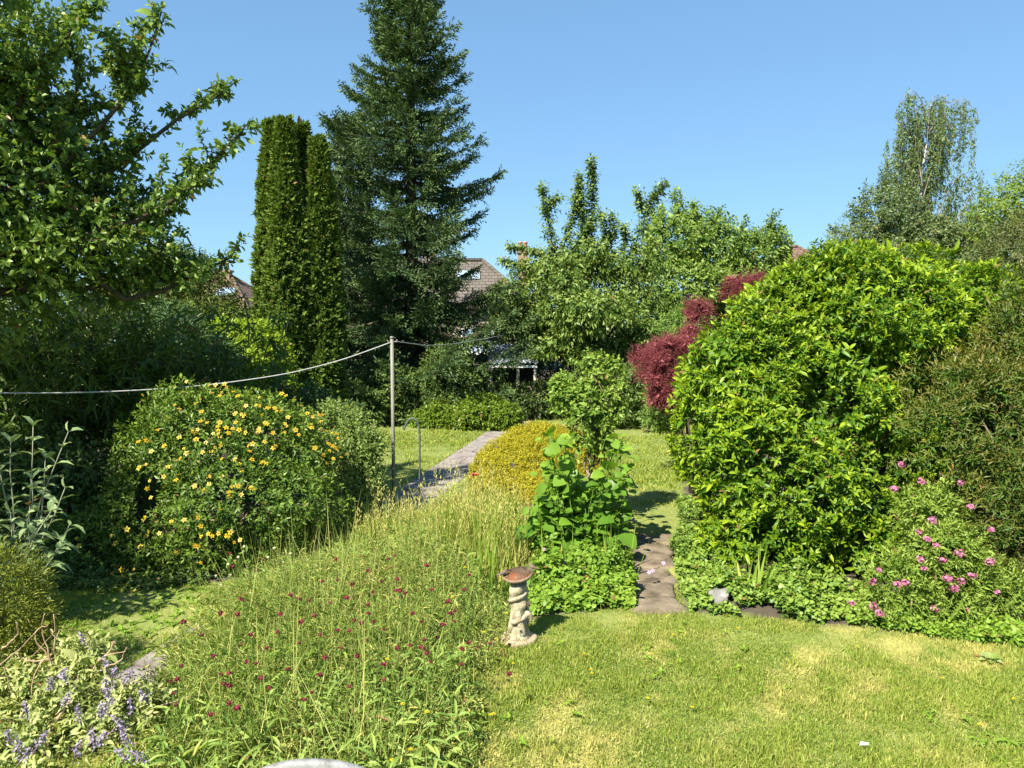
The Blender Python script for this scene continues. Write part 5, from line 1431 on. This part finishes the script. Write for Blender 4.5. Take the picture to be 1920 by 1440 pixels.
# speckle of buttercups over the far lawn, too many to count
x = g.uniform(-3, 3.4, 1500); y = 8.8 + 9.5 * g.uniform(0, 1, 1500) ** 1.2
k = lawn_ok(x, y) & (lump(np.stack([x * 1.2, y * 1.2, 0 * x], -1), "butter") > -.1)
x, y = x[k][:420], y[k][:420]
n = len(x)
gs = []
for j in range(4):
    a = j * 1.571 + g.uniform(0, 1.5, n)
    d = norm(np.stack([np.cos(a), np.sin(a), np.full(n, .5)], -1))
    gs.append(leaf_geo(np.stack([x, y, np.full(n, .065)], -1), d, np.tile([0, 0, 1.0], (n, 1)), .014, .014, KITE, g.uniform(0, 1, n), 0))
part("buttercups", join(*gs), M_YELFL, kind="stuff", label="yellow buttercups speckling the far lawn", cat="flowers")
# coral bloom by the golden dome
M_CORAL, _n, _l, _p = new_mat("coral_petal")
_l.new(mixcol(_n, _l, attr(_n, "rnd"), (.34, .045, .03), (.48, .12, .085)), _p.inputs["Base Color"]); _p.inputs["Roughness"].default_value = .6
c = at(890, 893, 9.9); base = np.array([c[0], c[1], 0])
t = thing("coral_rose", "single coral red bloom on a stalk left of the golden dome", "flower", base)
part("stalk", stalk_geo(base + (0, 0, -.02), c, g, .004), M_STALK, t)
part("bloom", join(*[leaf_geo(np.tile(c, (7, 1)), norm(np.stack([np.cos(np.arange(7) * .9 + q), np.sin(np.arange(7) * .9 + q), np.full(7, u)], -1)), np.tile([0, 0, 1.0], (7, 1)) + g.normal(0, .1, (7, 3)), .07 * s, .06 * s, ROUND, g.uniform(0, 1, 7), 0, -.1) for q, u, s in ((0, .25, 1), (.5, .8, .85), (.2, 1.6, .6))]), M_CORAL, t)

# ------------------------------------------------------------------ left foreground plants
M_BUDD = leaf_mat("buddleja_leaf", (.11, .16, .10), (.19, .25, .16), (.38, .44, .28), .25, .5, .35, (1.15, 1.2, .7))
b_ = gnd(40, 1180)
base = np.array([-4.05, 6.0, 0])
t = thing("grey_leaved_shrub", "upright shrub with long grey-green leaves at the left edge", "shrub", base)
g = rng_for("budd")
P, D, trk = [], [], []
for (a, b, Y) in [(62, 800, 5.2), (128, 810, 5.1), (122, 915, 5.0), (20, 830, 5.2), (-20, 790, 5.3), (60, 900, 5.0), (95, 960, 4.9), (20, 960, 4.9), (-30, 900, 5.1), (50, 970, 4.9), (130, 985, 4.85), (-60, 850, 5.2), (85, 860, 5.25), (-10, 1000, 4.85), (60, 1020, 4.8), (110, 1030, 4.8)]:
    Y = Y + 1.0
    e = at(a, b, Y)
    pl = limb_line(base + (g.normal(0, .1), g.normal(0, .08), -.02), e, g, 7, -.02, .1)
    trk.append(tube(pl, np.linspace(.009, .004, 7), 5))
    seg = np.linspace(.15, 1, 12)
    tt = np.linspace(0, 1, 7)
    for k, s in enumerate(seg):
        p = np.array([np.interp(s, tt, pl[:, i]) for i in range(3)])
        d = norm(pl[-1] - pl[-3])
        A, B = basis(d[None]); ph = k * 1.571
        for sg in (1, -1):
            v = sg * (math.cos(ph) * A[0] + math.sin(ph) * B[0])
            P.append(p); D.append(norm(v * (1.0 - .35 * s) + d * (.45 + .5 * (s > .95)) + g.normal(0, .12, 3)))
P, D = np.array(P), np.array(D)
n = len(P)
part("foliage", leaf_geo(P, D, norm(np.array([0, 0, 1.0]) + g.normal(0, .25, P.shape)), .145 * np.exp(g.normal(0, .2, n)), .055, OVAL, g.uniform(0, 1, n), g.uniform(0, .6, n), .28), M_BUDD, t)
M_BUDSTEM = noise_mat("pale_stem", [(.16, .17, .11), (.26, .27, .18)], 20, .8, .1)
part("stem", join(*trk), M_BUDSTEM, t)

M_LOWCON = leaf_mat("golden_conifer_leaf", (.085, .11, .018), (.16, .18, .03), (.28, .29, .06), .22, .5, .3)
b_ = gnd(10, 1235)
t = thing("golden_conifer", "low yellow-green feathery conifer at the left edge", "shrub", gbase(b_))
P, Nn, g = shell([pblob(-10, 1120, 5.0, 75, 70), pblob(30, 1160, 4.95, 60, 70), pblob(-50, 1200, 4.9, 100, 80), pblob(20, 1210, 4.9, 60, 45)], 2600, "lowcon", depth=.4, amp=.25, freq=4, inner=.7, back=.4)
part("foliage", whorl(P, norm(Nn + np.array([.3, 0, .3]) + g.normal(0, .4, Nn.shape)), 10, .11, .03, .006, KITE, g, (50, 20), .15), M_LOWCON, t)
part("stem", tube([gbase(b_) - (0, 0, .05), at(0, 1150, 4.95)], [.03, .012], 6), M_BARK, t)

# sprawling lilac flowered shrub, lower left corner
M_LILACLEAF = leaf_mat("variegated_leaf", (.18, .23, .085), (.37, .40, .19), (.56, .54, .33), .36, .5, .35)
M_LILAC, _n, _l, _p = new_mat("lilac_flower")
_l.new(mixcol(_n, _l, attr(_n, "rnd"), (.15, .105, .20), (.33, .28, .36)), _p.inputs["Base Color"]); _p.inputs["Roughness"].default_value = .7
lsb = [pblob(255, 1335, 4.55, 62, 48, 55), pblob(110, 1290, 4.5, 105, 70, 80), pblob(40, 1390, 4.3, 110, 90, 90), pblob(190, 1370, 4.4, 100, 80, 90), pblob(150, 1240, 4.6, 70, 40, 60), pblob(270, 1420, 4.3, 70, 50, 60), pblob(30, 1280, 4.5, 55, 45, 50), pblob(120, 1440, 4.2, 130, 70, 90)]
base = gbase(gnd(80, 1435))
t = thing("lilac_flowered_shrub", "sprawling pale leaved shrub with lilac flower spikes and bare curling twigs, lower left corner", "shrub", base)
P, Nn, g = shell(lsb, 1500, "lilac", depth=.7, amp=.35, freq=4, inner=.5, back=.3)
part("foliage", whorl(P, norm(Nn * .8 + np.array([0, 0, .4]) + g.normal(0, .5, Nn.shape)), 7, .07, .042, .016, OVAL, g, (80, 40), .2, .28), M_LILACLEAF, t)
trk = []
for b in lsb:
    trk.append(tube(limb_line(base + (0, 0, -.05), np.array(b[:3]), g, 6, .05, .3), np.linspace(.012, .005, 6), 5))
for pts in ([(100, 1300), (98, 1240), (75, 1175), (84, 1150)], [(98, 1240), (65, 1200), (68, 1180), (90, 1172)], [(100, 1225), (108, 1200), (90, 1175), (105, 1190), (102, 1152)], [(0, 1218), (25, 1200), (35, 1185), (30, 1165)], [(170, 1250), (205, 1225), (215, 1200), (212, 1212)], [(100, 1235), (50, 1240), (32, 1228), (38, 1215)], [(180, 1260), (225, 1240), (240, 1215)], [(90, 1330), (40, 1290), (10, 1250)], [(100, 1330), (60, 1310), (55, 1280), (90, 1255)], [(150, 1300), (190, 1230), (235, 1222)], [(210, 1330), (260, 1345), (285, 1362)]):
    pl = pxl(pts, 4.5, 4.45)
    k = np.linspace(0, 1, len(pl)); tt = np.linspace(0, 1, 14)
    pl = np.stack([np.interp(tt, k, pl[:, i]) for i in range(3)], -1)
    pl[1:-1] = (pl[:-2] + 2 * pl[1:-1] + pl[2:]) / 4
    pl[1:-1] = (pl[:-2] + 2 * pl[1:-1] + pl[2:]) / 4
    trk.append(tube(pl + g.normal(0, .003, pl.shape), np.linspace(.006, .0028, 14), 5))
for _ in range(26):                                                  # more bare curling twigs
    b0 = np.array(lsb[g.integers(len(lsb))][:3]); p_ = b0 + g.normal(0, .07, 3)
    d_ = norm(np.array([g.normal(0, .6), g.normal(-.3, .4), g.uniform(.4, 1.2)])); crl = g.normal(0, .35, 3)
    pts_ = [p_]
    for _k in range(9):
        d_ = norm(d_ + crl * .5 + g.normal(0, .12, 3)); pts_.append(pts_[-1] + d_ * g.uniform(.025, .045))
    trk.append(tube(pts_, np.linspace(.0045, .0022, 10), 5))
M_PALETWIG = noise_mat("pale_twig", [(.24, .15, .09), (.42, .30, .19)], 15, .85, .2)
part("stem", join(*trk), M_PALETWIG, t)
for (px, py) in [(203, 1255), (210, 1272), (198, 1290), (205, 1310), (195, 1335), (190, 1345), (125, 1280), (110, 1268), (52, 1345), (20, 1390), (35, 1410), (40, 1425), (120, 1318), (175, 1395), (180, 1400), (230, 1360), (235, 1380), (240, 1400), (238, 1425), (270, 1425), (310, 1430), (320, 1358), (335, 1368), (312, 1395), (140, 1420), (95, 1290), (235, 1275), (275, 1315), (245, 1335), (160, 1205), (70, 1400), (150, 1350)]:
    b2 = gnd(px, py, .42)
    c = at(px, py, min(b2[1], 4.55) if px < 290 else 4.6)
    n = 60
    ax = norm(np.array([g.normal(0, .5), g.normal(0, .3), 1]))
    s = g.uniform(0, 1, n)
    pos = c + ax * (s * .075)[:, None] + g.normal(0, 1, (n, 3)) * (.013 * (1.1 - .7 * s))[:, None]
    ax_ = tube([c - ax * .03, c + ax * .04, c + ax * .078], [.003, .003, .0015], 5)
    part("flower_spike", join((ax_[0], ax_[1], ax_[2], {"rnd": np.full(len(ax_[0]), .3), "tip": np.zeros(len(ax_[0]))}), leaf_geo(pos, norm(g.normal(size=(n, 3))), norm(g.normal(size=(n, 3))), .013, .010, KITE, np.clip(g.uniform(0, 1, n) * .7 + g.uniform(0, .4), 0, 1), 0)), M_LILAC, t)

# ------------------------------------------------------------------ bird bath
M_STONE = noise_mat("weathered_stone", [(.15, .125, .08), (.31, .265, .175), (.40, .35, .25)], 14, .9, .5, 60)
M_STONE_B = noise_mat("pink_plinth", [(.26, .19, .13), (.38, .29, .21)], 12, .9, .5, 50)
M_TERRA = noise_mat("terracotta_bowl", [(.24, .065, .022), (.38, .12, .04), (.44, .17, .08)], 12, .45, .2, 40)
M_RIM = noise_mat("bowl_outside", [(.14, .10, .07), (.26, .19, .13)], 14, .8, .3, 60)
M_BIRD = noise_mat("bird_figure", [(.09, .06, .05), (.20, .13, .10)], 25, .7, .4, 60)
c0 = gnd(972, 1200); c0[2] = 0
t = thing("bird_bath", "small carved stone bird bath with terracotta bowl standing at the lawn edge", "bird bath", c0)
part("plinth", lathe(c0, [(.130, -.02), (.142, .0), (.142, .022), (.130, .032), (.02, .034)], 32, lambda T, z: 1 + .04 * np.sin(3 * T + 1) + .02 * np.sin(7 * T)), M_STONE_B, t)
zz = np.linspace(0, 1, 46)
def ped_r(s):
    r = .068 + .028 * np.exp(-(s / .13) ** 2) - .008 * np.sin(s * 3.1)
    r = r + .008 * np.exp(-((s - .88) / .06) ** 2) + .006 * np.exp(-((s - .62) / .08) ** 2)
    return r
def ped_w(T, z):
    s = (z - .03) / .42
    return 1 + .13 * np.sin(2 * (T - s * 7.5)) * np.clip(s * 2.2 - .35, 0, 1) + .05 * np.sin(5 * T + 9 * s) + .16 * np.exp(-((s - .33) / .16) ** 2) * np.clip(np.cos(T - .1), 0, 1) ** 2
part("pedestal", lathe(c0, [(ped_r(s), .03 + .42 * s) for s in zz], 40, ped_w), M_STONE, t)
sp = np.linspace(0, 1, 60)
hel = c0 + np.stack([(.060 + .010 * (1 - sp)) * np.cos(sp * 9.5 - 2.3), (.060 + .010 * (1 - sp)) * np.sin(sp * 9.5 - 2.3), .16 + .26 * sp], -1)
part("carved_coil", tube(hel, .020 - .006 * sp, 10), M_STONE, t)
fig = limb_line(c0 + (.035, -.055, .05), c0 + (-.005, -.062, .25), rng_for("fig"), 7, 0, .1)
part("carved_figure", join(tube(fig, [.028, .034, .03, .028, .024, .026, .016], 10), tube([c0 + (.05, -.03, .24), c0 + (.088, -.03, .215), c0 + (.098, -.02, .18), c0 + (.07, -.03, .14)], [.014, .018, .014, .008], 8),
     tube([c0 + (-.055, -.03, .05), c0 + (-.06, -.035, .12), c0 + (-.05, -.045, .2)], [.02, .022, .012], 8)), M_STONE, t)
neck = lathe(c0, [(.052, .445), (.060, .455), (.045, .462), (.050, .478), (.07, .487)], 24)
bowlprof = [(.05, .478), (.09, .487), (.113, .508), (.116, .522), (.108, .524)]
inner = [(.108, .524), (.100, .512), (.07, .500), (.03, .496), (.004, .495)]
til = RAD(9)
def tilt(geo):
    V = np.asarray(geo[0], float) - c0 - np.array([0, 0, .49])
    ca, sa = math.cos(-til), math.sin(-til)
    V2 = np.stack([V[:, 0] * ca + V[:, 2] * sa, V[:, 1], -V[:, 0] * sa + V[:, 2] * ca], -1)
    V2[:, 2] += .16 * V2[:, 1]
    return (V2 + c0 + np.array([0, 0, .49]),) + tuple(geo[1:])
bowl = part("bowl", tilt(join(neck, lathe(c0, bowlprof, 36))), M_RIM, t)
part("basin", tilt(lathe(c0, inner, 36)), M_TERRA, bowl)
def bird(px, py, pz, heading):
    """small perched bird: body, head, beak, tail as one skin"""
    o = c0 + np.array([px, py, pz])
    ch, sh_ = math.cos(heading), math.sin(heading)
    def W(p):
        p = np.array(p, float)
        return o + np.array([p[0] * ch - p[1] * sh_, p[0] * sh_ + p[1] * ch, p[2]])
    body = tube([W((-.058, 0, .012)), W((-.040, 0, .013)), W((-.024, 0, .016)), (W((-.010, 0, .019))), W((.004, 0, .023)), W((.014, 0, .031)), W((.021, 0, .035)), W((.028, 0, .035)), W((.036, 0, .034))],
                [.004, .006, .012, .016, .0155, .0115, .0105, .007, .001], 10)
    return body
for (dx, dy, dz, hd) in [(-.112, -.012, .512, .5), (.104, .02, .550, 2.7)]:
    part("bird_figure", bird(dx, dy, dz, hd), M_BIRD, t)

# ------------------------------------------------------------------ washing line post, line, crook
M_STEEL = noise_mat("weathered_post", [(.13, .125, .10), (.21, .20, .165)], 12, .6, .3, 60, spec=.4, stretch=(1, 1, .2))
M_ROPE = noise_mat("plastic_line", [(.30, .30, .30), (.40, .40, .39)], 30, .5, .1)
M_IRON = noise_mat("dark_iron", [(.05, .065, .06), (.09, .11, .10)], 20, .55, .1)
pb = gnd(739, 972); pb[2] = 0
ptop = at(738, 634, pb[1])
t = thing("washing_line_post", "slim grey post carrying the washing line", "post", pb)
part("pole", tube([pb - (0, 0, .1), pb + (0, 0, 1.0), np.array([pb[0], pb[1], ptop[2]])], .021, 14), M_STEEL, t)
part("cap", lathe((pb[0], pb[1], ptop[2]), [(.021, -.006), (.025, -.005), (.025, .012), (.018, .022), (.004, .024)], 14), M_STEEL, t)
hz = ptop[2] - .045
part("hook", join(tube([(pb[0] - .02, pb[1], hz), (pb[0] - .045, pb[1] - .004, hz), (pb[0] - .052, pb[1] - .004, hz + .02)], .006, 6), tube([(pb[0] + .02, pb[1], hz), (pb[0] + .06, pb[1], hz + .004), (pb[0] + .062, pb[1], hz + .03)], .006, 6)), M_STEEL, t)
lp = []
A0 = np.array([pb[0] - .022, pb[1], hz])
for px, py, Y in [(738, 640, pb[1]), (640, 676, pb[1] - .25), (540, 701, pb[1] - .5), (440, 716, pb[1] - .75), (340, 727, pb[1] - 1.0), (220, 734, pb[1] - 1.3), (110, 737, pb[1] - 1.6), (0, 737, pb[1] - 1.85), (-150, 733, pb[1] - 2.2), (-330, 715, pb[1] - 2.6)]:
    lp.append(at(px, py, Y))
lp = np.array(lp)
k = np.linspace(0, 1, len(lp)); tt = np.linspace(0, 1, 60)
cs = np.stack([np.interp(tt, k, lp[:, i]) for i in range(3)], -1)
for _ in range(6):
    cs[1:-1] = (cs[:-2] + 2 * cs[1:-1] + cs[2:]) / 4
cs2 = np.array([at(741, 640, pb[1]), at(800, 648, 12), at(850, 645, 14), at(915, 634, 17), at(945, 628, 18.5)])
k2 = np.linspace(0, 1, 5); t2 = np.linspace(0, 1, 24)
cs2 = np.stack([np.interp(t2, k2, cs2[:, i]) for i in range(3)], -1)
props(part("washing_line", join(tube(cs, .0072, 6), tube(cs2, .006, 6)), M_ROPE), "pale washing line sagging from the grey post out of the left edge", "washing line")
# post at the far end of the line, outside the frame on the left
e_ = cs[-1]
t = thing("washing_line_post", "second washing line post under the apple tree, past the left edge", "post", (e_[0], e_[1], 0))
part("pole", tube([(e_[0], e_[1], -.1), (e_[0], e_[1], e_[2] + .1)], .021, 12), M_STEEL, t)
cb_ = gnd(786, 940); cb_[2] = 0
Yc = cb_[1]
top = [(786, 940), (787, 880), (787, 820), (786, 800), (782, 789), (775, 783), (768, 785), (762, 794), (758, 804), (757, 806)]
pl = np.array([at(a, b, Yc) for a, b in top])
k = np.concatenate([[0], np.cumsum(np.linalg.norm(np.diff(pl, axis=0), axis=1))]); tt = np.linspace(0, k[-1], 60)
pl = np.stack([np.interp(tt, k, pl[:, i]) for i in range(3)], -1)
for _ in range(3):
    pl[1:-1] = (pl[:-2] + 2 * pl[1:-1] + pl[2:]) / 4
pl[0, 2] = -.05
tipc = np.array([at(757, 806, Yc), at(755.5, 801, Yc), at(756, 797, Yc)])
props(part("shepherds_crook", join(tube(pl, .013, 8), tube(tipc, .006, 6)), M_IRON), "thin dark shepherd's crook with a hooked top standing by the path", "crook")

# ------------------------------------------------------------------ white garden chair, only its back rail in view
M_CHAIR = noise_mat("chipped_white_paint", [(.13, .13, .125), (.21, .21, .21), (.25, .25, .245)], 22, .5, .25, 80)
apex = at(586, 1424, 2.78)
cx, cy, zt = apex[0], apex[1], apex[2]
t = thing("garden_chair", "white painted garden chair of which only the arched back rail shows at the bottom edge", "chair", (cx, cy - .2, 0))
hw = .245
xs = np.linspace(-hw, hw, 25)
arc = lambda x: zt - .009 - .060 * (np.abs(x) / hw) ** 2.2
V, F = [], []
for i, x in enumerate(xs):
    z1 = arc(x); 
    for (dy, dz) in ((-.016, -.055), (.016, -.055), (.018, 0), (.008, .009), (-.008, .009), (-.018, 0)):
        V.append((cx + x, cy + dy, z1 + dz))
for i in range(24):
    for j in range(6):
        F.append((i * 6 + j, (i + 1) * 6 + j, (i + 1) * 6 + (j + 1) % 6, i * 6 + (j + 1) % 6))
F += [tuple(range(6)), tuple(range(24 * 6, 25 * 6))[::-1]]
part("back_rail", poly_geo(V, F), M_CHAIR, t)
for k in range(7):
    x = -.18 + .06 * k
    part("slat", box((cx + x, cy, (arc(x) - .055 + .47) / 2), (.032, .014, arc(x) - .055 - .47 + .01)), M_CHAIR, t, smooth=False)
part("lower_rail", box((cx, cy, .46), (.44, .026, .05)), M_CHAIR, t, smooth=False)
for sx in (-1, 1):
    part("leg", tube([(cx + sx * .225, cy, arc(.225) - .03), (cx + sx * .225, cy, .42), (cx + sx * .23, cy + .05, 0)], [.016, .02, .018], 8), M_CHAIR, t)
    part("leg", tube([(cx + sx * .225, cy - .42, .63), (cx + sx * .225, cy - .43, .3), (cx + sx * .225, cy - .44, 0)], [.018, .02, .018], 8), M_CHAIR, t)
    part("armrest", box((cx + sx * .225, cy - .20, .645), (.05, .46, .025)), M_CHAIR, t, smooth=False)
part("seat", join(*[box((cx, cy - .06 - .072 * k, .43), (.43, .06, .02)) for k in range(6)]), M_CHAIR, t, smooth=False)
# small white scrap lying on the lawn
c = gnd(1620, 1396, .03)
V = c + np.array([(-.028, -.008, 0), (.02, -.012, .006), (.03, .01, .002), (-.015, .014, .008), (-.028, -.008, .003), (.02, -.012, .009), (.03, .01, .005), (-.015, .014, .011)])
props(part("paper_scrap", (V, np.array([0, 3, 2, 1, 4, 5, 6, 7, 0, 1, 5, 4, 1, 2, 6, 5, 2, 3, 7, 6, 3, 0, 4, 7]), np.full(6, 4)), M_FRAME, smooth=False), "tiny white scrap lying on the lawn at the lower right", "scrap")
